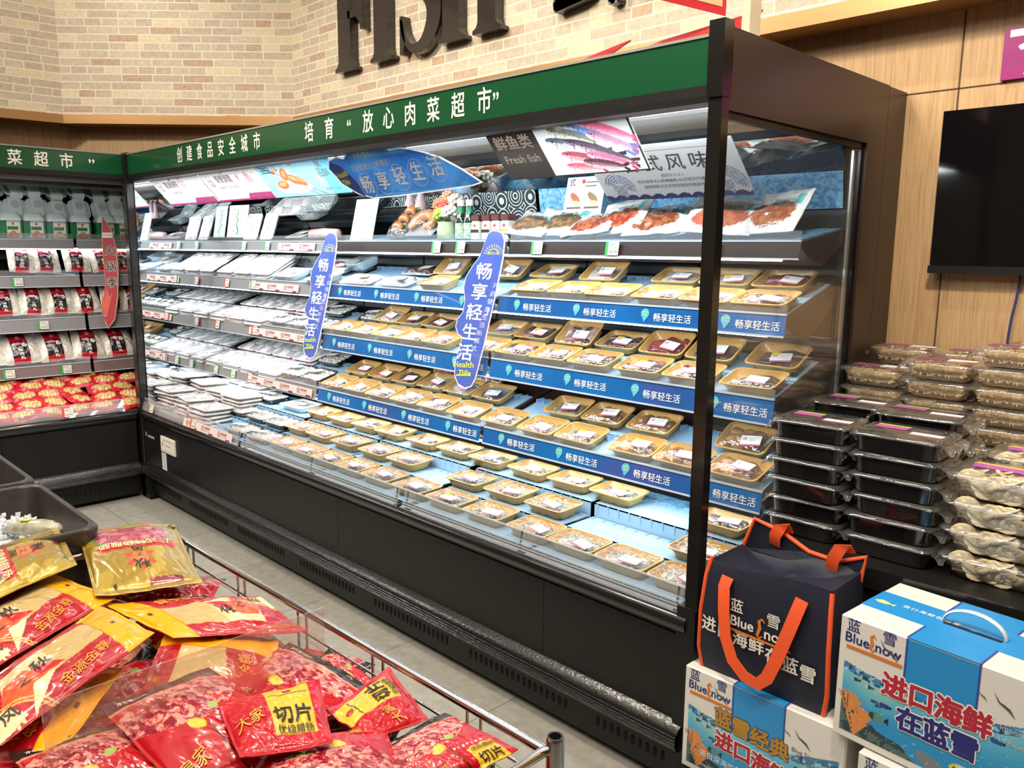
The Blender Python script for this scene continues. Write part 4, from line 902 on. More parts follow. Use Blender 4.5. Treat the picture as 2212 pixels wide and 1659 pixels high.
# three white boards
def white_sign(label, x0, x1, head, sub, foot, flower):
    t, w, h = sign_root(label, x0, x1)
    A = Art(150, 60, w, h, 'efebe8'); A.rect(0, w, 0, .012, '8a2a5c'); A.poly([(w * .56, 0), (w, 0), (w, .042), (w * .62, .042)], '8a2a5c')
    for r0, r1, c in ((.047, .044, '6c7484'), (.038, .0365, '9aa0ac')): A.put((((A.X - .075) ** 2 + (A.Y - .12) ** 2) < r0 ** 2) & (((A.X - .075) ** 2 + (A.Y - .12) ** 2) > r1 ** 2), c)
    if flower:
        rr = np.hypot(A.X - w * .60, A.Y - .15); th = np.arctan2(A.Y - .15, A.X - w * .60); A.put((rr < .04) & (np.sin(rr * 500) + np.sin(th * 7) > .2), 'b4517f'); A.ell(w * .66, .10, .05, .03, 'e3dde0')
    else:
        for cx, cy, r_ in ((w * .66, .13, .03), (w * .93, .13, .028)): A.put((np.abs(np.hypot(A.X - cx, A.Y - cy) - r_) < .002), 'a07f90')
        A.poly([(w * .76, .10), (w * .86, .10), (w * .85, .15), (w * .80, .175), (w * .77, .15)], 'c08a98'); A.ell(w * .64, .14, .012, .016, '9a7488')
    board(t, w, h, A); clip(t, -.05, h)
    text('永旺\n味道', t, (-w / 2 + .075, .120 - h / 2, .0016), .026, '9a2f55', bold=.012); text(head, t, (-w / 2 + .235, .138 - h / 2, .0016), .050, '8a2f55', bold=.014, sx=.9); text(sub, t, (-w / 2 + .235, .088 - h / 2, .0016), .026, '4a3440', bold=.006)
    text(foot, t, (w * .31, .022 - h / 2, .0016), .024, 'f0d9e2', bold=.004)
white_sign('white hanging board with a pink kelp flower drawing, beside the mirror', -5.03, -4.392, '霞浦海带', 'Xiapu Kelp', '好食材让人吃得更香', True)
white_sign('white hanging board reading READY TO COOK', -4.372, -3.758, '简便调理', 'READY TO COOK', '美味快捷 时尚轻调', False)
t, w, h = sign_root('blue hanging board with a photo of salmon slices and chopsticks', -3.752, -3.095)
A = Art(160, 64, w, h, '8cc4de'); A.c = A.c * (1 - A.V[..., None] * .0) ; A.put(np.ones_like(A.X, bool), 'b9dcea', .4 * 1); A.put(fbm(A.X * 14, A.Y * 14, 3) > .55, 'd8ecf2', .5); A.put(A.X > w * .8, '4fa8d4', .6)
A.ell(w * .36, .05, .16, .032, 'eef2f2'); 
for cx, cy, a, b, an in ((.13, .070, .05, .024, .1), (.20, .125, .045, .026, .7), (.26, .095, .06, .026, -.3), (.31, .085, .04, .02, -.6), (.16, .155, .014, .009, 0), (.12, .145, .02, .012, .3)):
    A.ell(w * .03 + cx, cy, a, b, 'e0633a', an); A.ell(w * .03 + cx, cy + .004, a * .7, b * .5, 'f0946a', an)
A.put(np.abs(A.Y - (.085 - (A.X - .27) * .42)) < .0028, '5a3a30', 1); A.put((np.abs(A.Y - (.078 - (A.X - .25) * .50)) < .0024) & (A.X > .25), '5a3a30'); A.put((np.abs(A.Y - (.085 - (A.X - .27) * .42)) < .004) & (A.X < .27), 'b9dcea', .0)
board(t, w, h, A); clip(t, .0, h); text('秋\n品鲜', t, (w * .34, .035, .0016), .05, 'f6f8f8', bold=.012); text('品秋鲜 · 三文鱼', t, (w * .33, -.075, .0016), .018, '24506e'); link('small_print', lines_mesh([(-.29, -.20, .07 - i * .014, .008) for i in range(3)], ink('4a7a92')), t, (0, 0, .0016))
# cloud-shaped blue board
t = thing('hanging_sign', 'blue cloud-shaped hanging board with a yellow sun and ringed white characters', 'sign', (-2.66, 1.975, 1.90), (R_(90 + 28), 0, 0), 'tilted boards hung under the header')
CX, CZ = -2.66, 1.90
cl = [(-3.105, 1.935), (-3.085, 1.962), (-3.02, 1.972), (-2.97, 1.962), (-2.925, 1.985), (-2.86, 2.012), (-2.78, 2.016), (-2.70, 2.0), (-2.64, 1.972), (-2.58, 1.975), (-2.52, 1.968), (-2.44, 1.95), (-2.36, 1.925), (-2.27, 1.88), (-2.19, 1.83), (-2.24, 1.822), (-2.5, 1.81), (-2.70, 1.803), (-2.87, 1.80), (-2.97, 1.82), (-3.06, 1.868)]
cl = [((x - CX), (z - CZ) * 1.13) for x, z in cl]
link('board', MB().prism(cl, -.006, 0).mesh('board', BOARDT), t)
m = MB(); m.prism([(x * .985, y * .95) for x, y in cl], 0, .0008)
link('print', m.mesh('print', translucent(mat('cloud_blue', '4a8ac0', .3, noise=(5, '74b0d8'), coat=.3), .6)), t)
m = MB(); m.prism([(-.44, .035), (-.41, .06), (-.36, .045), (-.315, .01), (-.275, -.05), (-.26, -.105), (-.305, -.083), (-.39, -.033)], .0008, .0012); link('dark_patch', m.mesh('dark_patch', ink('2b4596')), t)
for i, ch in enumerate('畅享轻生活'):
    x = -.215 + i * .118; y = -.055 + i * .012
    text(ch, t, (x, y, .0022), .082, 'f2efe8', bold=.014)
    link('ring', MB().loft([[(x + r * math.cos(a), y + r * 1.0 * math.sin(a), .0018) for a in np.linspace(0, 2 * math.pi, 25)[:-1]] for r in (.056, .0535)]).mesh('ring', ink('c9d8e4')), t)
text('Health\n7life', t, (-.36, -.015, .0022), .036, 'd9df3a', (0, 0, .15), .012); text('开启健康生活新模式！', t, (-.13, .028, .0022), .030, 'd8d48a', (0, 0, .06))
def sun_mesh(r):
    m = MB()
    for i in range(11):
        a = math.radians(8 + i * 16.4); c, s_ = math.cos(a), math.sin(a); m.add([(c * r * p - s_ * q * r, s_ * r * p + c * q * r, 0) for p, q in ((1.25, -.05), (1.75, -.06), (1.85, 0), (1.75, .06), (1.25, .05))], [(0, 1, 2, 3, 4)])
    m.loft([[(math.cos(a) * r * k, math.sin(a) * r * k, 0) for a in np.linspace(0, math.pi, 20)] for k in (.88, 1.05)], closed=False)
    return m.mesh('sun', ink('e8df3c'))
link('sun', sun_mesh(.032), t, (-.17, .06, .0022)); clip(t, -.17, .25)

# foot-shaped signs hung down the shelf fronts
foot = [(.030, .335), (.052, .325), (.066, .295), (.068, .22), (.055, .06), (.034, -.14), (.012, -.30), (-.002, -.335), (-.030, -.348), (-.064, -.335), (-.085, -.30), (-.088, -.24), (-.072, -.15), (-.073, -.128), (-.092, -.118), (-.108, -.088), (-.104, -.055), (-.082, -.02), (-.079, .03), (-.092, .085), (-.088, .135), (-.062, .185), (-.035, .225), (-.022, .28), (-.008, .325), (.010, .336)]
def foot_sign(label, x):
    t = thing('foot_sign', label, 'sign', (x, 2.335, 1.345), (R_(80.5), 0, 0), 'foot-shaped blue signs'); t.scale = (1.4, 1, 1)
    link('board', MB().prism(foot, -.005, 0).mesh('board', mat('white_board', 'f2f2f0', .4)), t)
    link('print', MB().prism([(p[0] * .96 - .0005, p[1] * .985) for p in foot], 0, .0007).mesh('print', mat('foot_blue', '3f62b8', .3, noise=(9, '5a63b4'), coat=.3)), t)
    for i, ch in enumerate('畅享轻生活'): text(ch, t, (-.006 - i * .0105, .155 - i * .088, .0015), .075, 'f4f2ee', bold=.014)
    text('」', t, (.042, -.005, .0015), .05, 'f4f2ee', bold=.01); text('「', t, (-.068, -.045, .0015), .05, 'f4f2ee', bold=.01)
    for i, ch in enumerate('开启健康生活新模式！'): text(ch, t, (.052 - i * .0075, .10 - i * .034, .0015), .026, 'cfd6ee')
    link('sun', sun_mesh(.024), t, (.025, .232, .0016)); text('健康生活', t, (.022, .236, .0018), .012, 'e8df3c'); text('Health\n 7life', t, (-.045, -.265, .0015), .036, 'd9df3a', (0, 0, .12), .010)
    link('swash', MB().prism([(-.075, -.30), (-.01, -.288), (-.01, -.284), (-.075, -.293)], 0, .0004).mesh('swash', ink('d9df3a')), t, (0, 0, .0012))
foot_sign('blue foot-shaped sign hanging between the grey shelves and the blue-edged shelves', -3.81)
foot_sign('blue foot-shaped sign hanging at the joint of the two blue-edged bays', -2.545)
t = thing('foot_sign', 'tall red foot-shaped hot-pot sign on the meatball chiller', 'sign', (-5.70, 1.905, 1.42), (R_(82), 0, R_(48)))
HP = [(-.045, .37), (-.050, .24), (-.040, .08), (-.028, -.06), (-.040, -.16), (-.050, -.24), (-.034, -.32), (-.012, -.37), (.030, -.31), (.052, -.16), (.056, .03), (.042, .17), (.012, .28)]
link('board', MB().prism(HP, -.012, 0).mesh('board', mat('cream_board', 'd9c9a8', .5)), t)
link('print', MB().prism([(p[0] * .93, p[1] * .985) for p in HP], 0, .0007).mesh('print', ink('b8242f')), t)
for i, ch in enumerate('火锅季'): text(ch, t, (.004 + i * .006, .14 - i * .105, .0028), .070, '1c1718', bold=.016); text(ch, t, (.004 + i * .006, .14 - i * .105, .0016), .070, 'f2e6d8', bold=.05)
text('COOK', t, (-.012, .245, .0022), .020, '4a4444'); link('white_patch', MB().box(-.044, .020, .228, .262, 0, .0012).mesh('white_patch', WHITE), t)
link('flame', MB().prism([(-.055, -.30), (-.02, -.29), (.0, -.20), (.02, -.12), (-.0, -.16), (-.02, -.10), (-.035, -.18), (-.05, -.14)], 0, .0013).mesh('flame', ink('e2604c')), t)

# ------------------------------------------------------------------ goods on the main chiller's top shelf
TOPZ = lambda y: shelf_z(0, y - 1.885) + .004
def pouch_mesh(name, c, art, H=.03, seed=0, material=None, wrinkle=.004, nu=None):
    """sealed bag: c = corner points (u0v0,u1v0,u1v1,u0v1)"""
    c = [np.array(p, float) for p in c]; U, V = art.U, art.V
    base = ((1 - U) * (1 - V))[..., None] * c[0] + (U * (1 - V))[..., None] * c[1] + (U * V)[..., None] * c[2] + ((1 - U) * V)[..., None] * c[3]
    n = np.cross(c[1] - c[0], c[3] - c[0]); n /= np.linalg.norm(n)
    if n[2] < 0 and abs(n[2]) > .15: n = -n
    s = np.clip(np.sin(np.pi * np.clip((U - .03) / .94, 0, 1)), 0, 1) ** .55 * np.clip(np.sin(np.pi * np.clip((V - .05) / .90, 0, 1)), 0, 1) ** .55
    w = (fbm(U * 6 + seed * 3.1, V * 5, seed, 3) - .5) * 2 * wrinkle * (0.6 + s) + np.abs(fbm(U * 9 + V * 4, V * 2 + seed, seed + 9, 2) - .5) * wrinkle * 1.6 * (.3 + s)
    top = base + n * (H * s + w)[..., None]
    wav = ((fbm(U * 3, V * 3, seed + 20, 2) - .5) * .012)[..., None] * np.array([0, 0, 1.0]) * (1 - s[..., None]); top = top + wav
    bot = base - n * (H * .45 * s + .0015)[..., None] + wav
    n1 = art.nu + 1; idx = np.arange(art.nu * art.nv); a = idx // art.nu * n1 + idx % art.nu; F = np.stack([a, a + 1, a + n1 + 1, a + n1], 1); off = n1 * (art.nv + 1)
    b = np.concatenate([np.arange(n1), np.arange(1, art.nv + 1) * n1 + art.nu, (art.nv * n1 + np.arange(art.nu - 1, -1, -1)), np.arange(art.nv - 1, 0, -1) * n1]); b2 = np.roll(b, -1)
    S = np.stack([b, b + off, b2 + off, b2], 1)
    FF = np.concatenate([F, F[:, ::-1] + off, S]); C = np.concatenate([art.c.reshape(-1, 3)] * 2)
    if np.dot(np.cross(c[1] - c[0], c[3] - c[0]), n) < 0: FF = FF[:, ::-1]
    return grid_mesh(name, np.concatenate([top.reshape(-1, 3), bot.reshape(-1, 3)]), FF, C, material or POUCH), top
POUCH = mat('printed_film', 'ffffff', .22, vc=True, coat=.35, bump=.08, bscale=22, spec=.4)
def conform(s, top, uv0, uv1, upv, size_u, color, parent, bold=.01, lift=.0022, name='lettering'):
    """write s on a bag: uv0 start, uv1 end of the baseline (u,v), upv = up vector in (u,v)"""
    me0 = text_mesh(s, 1.0, bold, 0, 'LEFT'); xs = [v.co.x for v in me0.vertices]; W_ = max(xs); n2, n1 = top.shape[:2]
    V = []
    for v in me0.vertices:
        a = v.co.x / W_; b = v.co.y
        u = uv0[0] + (uv1[0] - uv0[0]) * a + upv[0] * b; w = uv0[1] + (uv1[1] - uv0[1]) * a + upv[1] * b
        x = min(max(u, 0), .999) * (n1 - 1); y = min(max(w, 0), .999) * (n2 - 1); i, j = int(x), int(y); fx, fy = x - i, y - j
        p = (top[j, i] * (1 - fx) + top[j, i + 1] * fx) * (1 - fy) + (top[j + 1, i] * (1 - fx) + top[j + 1, i + 1] * fx) * fy
        V.append(p + np.array([0, 0, lift]) + LIFTDIR * lift)
    me = bpy.data.meshes.new(name); me.from_pydata([tuple(p) for p in V], [], [tuple(p.vertices) for p in me0.polygons]); me.materials.append(ink(color))
    return link(name, me, parent)
LIFTDIR = np.array([0, 0, 0.0])
# bagged fish fillets
def fishbag_art(col, seed):
    A = Art(40, 26, .30, .17, 'e9ebea'); A.ell(.15, .065, .115, .045, col, .12); m = ((A.X - .15) / .115) ** 2 + ((A.Y - .065) / .045) ** 2 < 1
    A.put(m & (fbm(A.X * 60, A.Y * 60, seed) > .55), 'c98a62', .6); A.put(m & (A.Y > .085), '4a4038', .55); A.rect(.235, .275, .10, .15, '62c4c8'); A.rect(.12, .22, .112, .128, 'b9c6c0', .8)
    return A
BAGM = mat('vacuum_bag', 'ffffff', .14, vc=True, coat=.8, bump=.6, bscale=30)
for i, (x, w_, col, tl, rz, dx) in enumerate([(-2.43, .26, '7a6a58', 18, -4, 'at the left end of the top right shelf'), (-2.28, .27, '6a6048', 24, 6, 'second from the left, with a dark fish'), (-2.10, .22, '9a4a3a', 14, 8, 'third, low behind the upright one'), (-1.975, .28, 'a8452f', 34, -10, 'standing highest with red fish'), (-1.79, .24, '8a4a30', 22, 6, 'right of the highest one'), (-1.63, .25, 'b05a48', 16, -6, 'just left of the black post'),
                                                (-1.52, .27, 'b5604c', 30, 4, 'just behind the black post'), (-1.375, .24, 'a85a40', 28, -6, 'right of the post behind glass'), (-1.315, .20, '9a5a3c', 36, -10, 'upright at the right end behind glass')]):
    A = fishbag_art(col, i)
    me, top = pouch_mesh('bag', [(-w_ / 2, -.075, 0), (w_ / 2, -.075, 0), (w_ / 2, .105, 0), (-w_ / 2, .105, 0)], A, .020, i, BAGM, .007)
    t = thing('fish_bag', 'clear bag of seasoned fish, %s' % dx, 'bag', (x, 2.52 + .02 * (i % 2), TOPZ(2.52) + .014 + .075 * math.sin(R_(tl + 14))), (R_(tl + 14), R_(rt.uniform(-7, 7)), R_(rz)), 'bagged fish fillets on the top shelf', me)
    text('照烧大鱼', t, (.03, .035, .024), .022, '3a4a44', bold=.006)
# leaflets and boards standing on the top shelf
def leaflet(label, x0, x1, y, z0, z1, lean, rz=0):
    t = thing('leaflet', label, 'leaflet', ((x0 + x1) / 2, y, z0), (R_(90 - lean), 0, R_(rz))); return t, x1 - x0, z1 - z0
t, w, h = leaflet('white leaflet with two pictures of grilled fish standing among the fish bags', -2.335, -2.13, 2.60, 1.70, 1.90, 12)
A = Art(70, 66, w, h, 'f0f0ef')
for cx in (.27, .73):
    A.rect(w * (cx - .19), w * (cx + .19), h * .32, h * .72, 'c9cac8'); A.ell(w * cx, h * .56, w * .16, h * .07, 'b0522e' if cx < .5 else '8a6a3a', -.6); A.ell(w * (cx + .03), h * .45, w * .09, h * .05, 'e6cf86'); A.rect(w * (cx - .19), w * (cx + .19), h * .32, h * .37, '5a2f28')
link('sheet', MB().box(-w / 2, w / 2, 0, h, -.002, 0).mesh('sheet', WHITE), t); link('print', A.mesh('print', lambda U, V: np.stack([(U - .5) * w, V * h, U * 0 + .0008], -1), VC), t)
text('式', t, (-w * .35, h * .88, .0015), .035, '2a2a2a', bold=.01); link('seal', MB().box(-.02, -.004, h * .86, h * .94, 0, .0012).mesh('seal', ink('b8323a')), t)
link('small_print', lines_mesh([(-.02 + .02, .07, h * .88, .006), (-.0, .06, h * .80, .006), (-.085, .08, h * .20, .006), (-.085, .08, h * .12, .006)], ink('6a6a6a')), t, (0, 0, .0015))
# Japanese style board
t, w, h = sign_root('wide white board with blue waves behind the Fresh fish board', -1.962, -1.362, 2.285, 1.945, 2.455, 1.780)
A = Art(190, 74, w, h, 'e9ecee')
for cx in np.arange(.01, w + .03, .055):
    for r, c in ((.034, '3a3c70'), (.027, '5a5e92'), (.025, '3a3c70'), (.018, '6a6ea0'), (.016, '3a3c70')): A.put((np.hypot(A.X - cx, A.Y + .010) < r), c)
for cx, r0 in ((.085, .065), (.52, .075)):
    rr = np.hypot(A.X - cx, A.Y - .06); th = np.arctan2(A.Y - .06, A.X - cx); A.put((rr < r0) & (rr > r0 * .35) & (np.sin(rr * 620 + th * 3) > .1) & (th > -.4) & (th < 2.9), '7a86b0'); A.put((A.X > cx - .03) & (A.X < cx + .02) & (A.Y < .07) & (np.sin(A.X * 900 + A.Y * 120) > .2), '5a6296')
board(t, w, h, A); clip(t, -.12, h)
for i, ch in enumerate('日式风味'): text(ch, t, (-.125 + i * .092, .035, .0016), .075, '1d1d20', bold=.006, shear=.1)
text('和风テイスト', t, (.03, -.016, .0016), .016, '4a4a4e'); text('和风滋味注入鲜美鱼肉,40s开启元气满满的一天!', t, (.045, -.038, .0016), .0165, '3a3a3e'); text('减烦鲜郁,日式风味在鱼肉中跳跃发福!', t, (.025, -.062, .0016), .0165, '3a3a3e')
link('frame_line', MB().box(-.18, .225, .092, .0935, 0, .001).box(.224, .2265, -.002, .0935, 0, .001).mesh('frame_line', ink('2a2a2c')), t); link('seal', MB().box(.195, .222, -.0, .022, 0, .0014).mesh('seal', ink('b8424a')), t)
# white stand board and kelp cards
t, w, h = leaflet('tall white acrylic leaflet holder beside the black grilled prawn tray', -3.785, -3.60, 2.515, 1.64, 1.86, 14, 4)
link('sheet', MB().box(-w / 2, w / 2, 0, h, -.004, 0).mesh('sheet', mat('milky_acrylic', 'eef1f4', .25, coat=.4)), t)
link('small_print', lines_mesh([(-.01, .05 + .02 * (i % 2), h * .78 - i * .018, .004) for i in range(9)], ink('a9b2c4')), t, (0, 0, .0015))
for i, (x, rz, w_) in enumerate(((-5.035, 6, 'beside the mirror'), (-4.985, -4, 'half tucked behind its twin'))):
    if i: continue
    t, w, h = leaflet('white card with a green kelp drawing standing beside the mirror on the top shelf', -5.185, -4.965, 2.49, 1.655, 1.865, 10, rz)
    link('sheet', MB().box(-w / 2, w / 2, 0, h, -.002, 0).mesh('sheet', WHITE), t)
    pts = [(-.005, h * .06), (.008, h * .16), (.004, h * .28), (-.008, h * .40), (.002, h * .52), (-.010, h * .64), (.0, h * .76), (-.008, h * .90)]
    pts = [(x * 1.5, y) for x, y in pts]; link('kelp_drawing', MB().prism(band(pts, [.004, .012, .014, .012, .015, .012, .011, .003]), 0, .0006).mesh('kelp_drawing', ink('1f8a4a')), t)
    link('small_print', lines_mesh([(a, a + .03, h * b, .005) for a in (-.055, .022) for b in (.2, .4, .55, .72, .86)], ink('9aa09c')), t, (0, 0, .001))
def upright_pack(label, x, y, z, tilt, rz): seaweed_pack(label, (x, y, z), (R_(tilt), 0, R_(rz)), 'white seaweed packs')
for i, (x, dx) in enumerate(((-4.865, 'left one of the upright pair on the top shelf'), (-4.655, 'right one of the upright pair on the top shelf'))):
    t = thing('seaweed_pack', 'white seaweed pack, ' + dx, 'pack', (x, 2.52, 1.715), (R_(68), R_(90), R_(0)), 'white seaweed packs'); t.rotation_euler = Euler((R_(72), 0, R_(2 - 5 * i)), 'XYZ'); t.scale = (.72, .95, 1)
    link('foam_tray', FOAM, t); link('printed_film', SW_TOP, t)
for i, (x, dx) in enumerate(((-4.72, 'left one of two'), (-4.50, 'right one of two'))):
    seaweed_pack('white seaweed pack on black racks behind the top shelf, %s' % dx, (x, 2.665, 1.835), (R_(40), 0, R_(4)), 'white seaweed packs')
# black wire display racks behind
def grill_rack(label, x, y, z, w, d, tilt):
    m = MB(); n = int(w / .022)
    for i in range(n + 1): m.box(-w / 2 + i * w / n - .003, -w / 2 + i * w / n + .003, -d / 2, d / 2, -.004, .018)
    m.box(-w / 2, w / 2, -d / 2, -d / 2 + .008, -.008, .022); m.box(-w / 2, w / 2, d / 2 - .008, d / 2, -.008, .022); m.box(-w / 2, w / 2, -d / 2, d / 2, -.012, -.006)
    t = thing('display_rack', label, 'rack', (x, y, z), (R_(tilt), 0, 0), 'black slatted racks behind the top shelf', m.mesh('display_rack', mat('rack_black', '1a1f20', .35)))
grill_rack('black slatted display rack behind the upright seaweed packs, left one', -4.62, 2.615, 1.745, .60, .10, 30)
grill_rack('black slatted display rack behind the fillets beside the white leaflet holder', -4.02, 2.615, 1.745, .56, .10, 30)
grill_rack('black slatted upper rack high behind the salmon photo board', -4.02, 2.69, 1.83, .56, .12, 42)
grill_rack('black slatted rack behind the white leaflet holder', -3.60, 2.64, 1.77, .22, .10, 34)
def clear_box(label, x, y, z, rot):
    t = thing('clear_tray', label, 'tray', (x, y, z), rot, 'empty clear plastic trays'); link('tub', tub_mesh('tub', .22, .16, .05, film('clear_pvc', 'cfe0e0', .30, .3, .08, .2)), t)
clear_box('empty clear plastic tray upright on the rack right of the seaweed packs', -4.27, 2.67, 1.85, (R_(60), 0, R_(12)))
clear_box('empty clear plastic tray lying on the rack above the fillet tray', -4.28, 2.60, 1.775, (R_(25), 0, R_(4)))
clear_box('empty clear tray under the top shelf right of the left foot sign', -3.82, 2.62, 1.49, (R_(22), 0, R_(-12)))
t = thing('fish_roll', 'pale pink film-wrapped roll left of the white leaflet holder', 'roll', (-4.02, 2.50, 1.668), (0, 0, 0), None, MB().tube([(-.14, 0, 0), (-.13, 0, 0), (0, 0, .004), (.13, 0, 0), (.14, 0, 0)], [.012, .03, .032, .03, .012], 0, 14).mesh('fish_roll', mat('pink_roll', 'd9b8b2', .25, coat=.5, bump=.3, bscale=120), 60))
# grilled prawns on a black tray, salmon steak pack
t = thing('prawn_tray', 'black square tray of grilled prawns tilted up on the top shelf', 'tray', (-3.36, 2.56, 1.72), (R_(46), 0, R_(-8)))
link('plate', MB().box(-.085, .085, -.10, .10, -.006, 0, 0, .003).mesh('plate', mat('slate_plate', '3a3d40', .3, noise=(60, '6a6e72'), coat=.4)), t)
for i in range(3):
    a = i * .055 - .05
    link('prawn', MB().tube([(-.04, a - .02, .012), (-.02, a + .004, .022), (.01, a + .012, .026), (.035, a + .006, .022), (.048, a - .012, .014)], [.006, .018, .021, .017, .006], 0, 10).mesh('prawn', mat('grilled_prawn', 'c9702e', .3, noise=(80, 'e0935a'), coat=.5), 70), t)
    link('leaf', MB().blob((.03, a + .03, .012), (.025, .012, .008), 0, 8, 5).mesh('leaf', ink('6a9a5a')), t)
link('cling_film', film_mesh(.168, .198, .008, .030, 3), t)
t = thing('salmon_pack', 'film-wrapped curved salmon steak beside the green vase', 'pack', (-3.16, 2.535, 1.705), (R_(38), 0, R_(4)))
link('plate', MB().box(-.095, .095, -.075, .075, -.006, 0, 0, .003).mesh('plate', mat('foil_plate', 'c9cdd0', .25, metal=.4)), t)
link('steak', MB().tube([(-.065, -.05, .02), (-.06, .0, .028), (-.03, .04, .032), (.02, .045, .032), (.06, .02, .028), (.07, -.02, .024), (.035, -.045, .02)], [.012, .024, .028, .028, .026, .022, .010], 0, 12).mesh('steak', mat('salmon_flesh', 'd0844e', .3, noise=(40, 'e3a878'), coat=.6), 70), t)
link('cling_film', film_mesh(.20, .16, .01, .055, 7), t)
# vases with flowers
def vase(label, x, y, z, col, flowers, s=1.0):
    t = thing('flower_vase', label, 'vase', (x, y, z))
    link('vase', MB().lathe([(.035 * s, 0), (.044 * s, .01), (.046 * s, .05 * s), (.040 * s, .078 * s), (.044 * s, .088 * s), (.038 * s, .088 * s), (.036 * s, .05)], (0, 0, 0), 0, 24).mesh('vase', mat('vase_' + col, col, .35), 60), t)
    for i, (fx, fy, fz, r, c) in enumerate(flowers):
        m = MB(); rr = random.Random(i + 5)
        for k in range(26):
            a = k * 2.4; el = math.acos(1 - 1.5 * (k + .5) / 26); d = Vector((math.sin(el) * math.cos(a), math.sin(el) * math.sin(a), math.cos(el))); p = Vector((fx, fy, fz)) + d * r * .75
            m.blob(p, (r * .34, r * .34, r * .22), 0, 6, 4, .2, rr)
        link('blossom', m.mesh('blossom', mat('petal_' + c, c, .5), 180), t)
    m = MB(); rr = random.Random(2)
    for k in range(22):
        a = rr.uniform(0, 6.28); r = rr.uniform(.02, .06) * s; z0 = .09 * s + rr.uniform(0, .04); m.add([(math.cos(a) * r * .4, math.sin(a) * r * .4, z0), (math.cos(a) * r + .008, math.sin(a) * r, z0 + .01), (math.cos(a) * r * 1.4, math.sin(a) * r * 1.4, z0 + .012), (math.cos(a) * r - .008, math.sin(a) * r + .006, z0 + .008)], [(0, 1, 2, 3)])
    link('leaves', m.mesh('leaves', mat('leaf_green', '5fae4a', .5)), t, kind='stuff')
vase('pale green vase with green and white hydrangea on the top shelf', -2.965, 2.50, 1.632, 'b9c9a0', [(-.035, 0, .118, .042, 'b5d65a'), (.035, -.01, .128, .042, 'e6ece2')])
vase('pale pink vase with peach and cream roses behind the green vase', -3.13, 2.66, 1.672, 'd9b9b4', [(-.04, -.02, .135, .045, 'e89a7a'), (.02, -.03, .125, .042, 'e8715f'), (.062, -.01, .15, .045, 'ece4d2'), (0, 0, .175, .04, 'f0b59a')], 1.15)
def pbottle(label, x):
    t = thing('sake_bottle', label, 'bottle', (x, 2.70, 1.685)); link('body', MB().lathe([(.034, 0), (.036, .01), (.036, .10), (.030, .14), (.016, .185), (.015, .25), (.018, .252), (.018, .262), (.0, .262)], n=20).mesh('body', mat('pink_frosted', 'd3b4b4', .45), 60), t)
    link('label', MB().lathe([(.0366, .02), (.0366, .085)], n=20).mesh('label', mat('cream_label', 'e3d9d2', .5), 60), t)
pbottle('pink frosted bottle behind the prawn tray, left one of two', -3.50); pbottle('pink frosted bottle behind the prawn tray, right one of two', -3.41)
def gbottle(label, x):
    t = thing('soy_bottle', label, 'bottle', (x, 2.505, 1.634), group='green labelled bottles'); link('body', MB().lathe([(.024, 0), (.027, .004), (.027, .085), (.022, .108), (.0165, .125), (.016, .168), (.0, .168)], n=20).mesh('body', mat('dark_glass', '24301f', .12, coat=.6), 60), t)
    link('cap', MB().lathe([(.0175, .155), (.0175, .182), (.0, .182)], n=20).mesh('cap', mat('white_cap', 'ece6dc', .4), 60), t); link('neck_label', MB().lathe([(.0235, .102), (.0172, .122), (.0172, .150)], n=20).mesh('neck_label', ink('1f7a52'), 60), t)
    link('label', MB().lathe([(.0274, .008), (.0274, .078)], n=20).mesh('label', mat('lattice_label', 'd5dccb', .5, noise=(90, '7a9a7c')), 60), t)
gbottle('dark bottle with green neck label and white cap right of the green vase, left one', -2.868); gbottle('dark bottle with green neck label and white cap right of the green vase, right one', -2.808)
for i, (x, y, z, dx, band_) in enumerate([(-2.742, 2.50, 1.634, 'next to the green bottles', '2a2024'), (-2.672, 2.50, 1.634, 'second from the green bottles', '2a2024'), (-2.612, 2.50, 1.634, 'partly behind the foot sign', 'd9962e'), (-2.553, 2.50, 1.634, 'right of the foot sign', 'd9962e'), (-2.70, 2.56, 1.642, 'in the row behind', '2a2024')]):
    t = thing('seasoning_jar', 'square jar with a brown cap, %s' % dx, 'jar', (x, y, z), group='brown capped seasoning jars')
    link('body', MB().box(-.025, .025, -.025, .025, 0, .085, 0, .005).mesh('body', mat('jar_white', 'e2dcd4', .3)), t); link('cap', MB().box(-.0255, .0255, -.0255, .0255, .085, .112, 0, .004).mesh('cap', mat('brown_cap', '5a3128', .35)), t)
    link('brand_band', MB().box(-.0254, .0254, -.0254, -.0253, .034, .048).mesh('brand_band', ink(band_)), t); link('brand_mark', MB().prism([(-.012, .06), (.012, .06), (0, .074)], .0254, .0257, 0, lambda a, b, c: (a, -c, b)).mesh('brand_mark', ink('b8324a')), t)

# ------------------------------------------------------------------ goods in the left chiller (its shelves run along y)
def at_left(y, d, z): return (-5.24 - d, y, z)
LROT = R_(90)
def box_art():
    A = Art(44, 30, .15, .105, '1f7a4c'); A.rect(.045, .135, 0, .105, 'ece6da'); A.rect(.05, .12, .052, .072, '2f7a4a'); A.ell(.088, .088, .007, .009, 'b8323a'); A.put((A.X > .05) & (A.X < .13) & (A.Y < .038 + .008 * np.sin(A.X * 90)), 'c98a52'); A.put((A.X > .05) & (A.X < .13) & (A.Y < .03) & (fbm(A.X * 90, A.Y * 90, 1) > .5), 'a05f38'); return A
BOXART = box_art().mesh('print', lambda U, V: np.stack([(U - .5) * .15, U * 0 - .0455, V * .105], -1), VCG)
SLEEVE = MB().box(-.075, .075, -.045, .045, 0, .105, 0, .006).mesh('carton', mat('carton_green', '1f7a4c', .4))
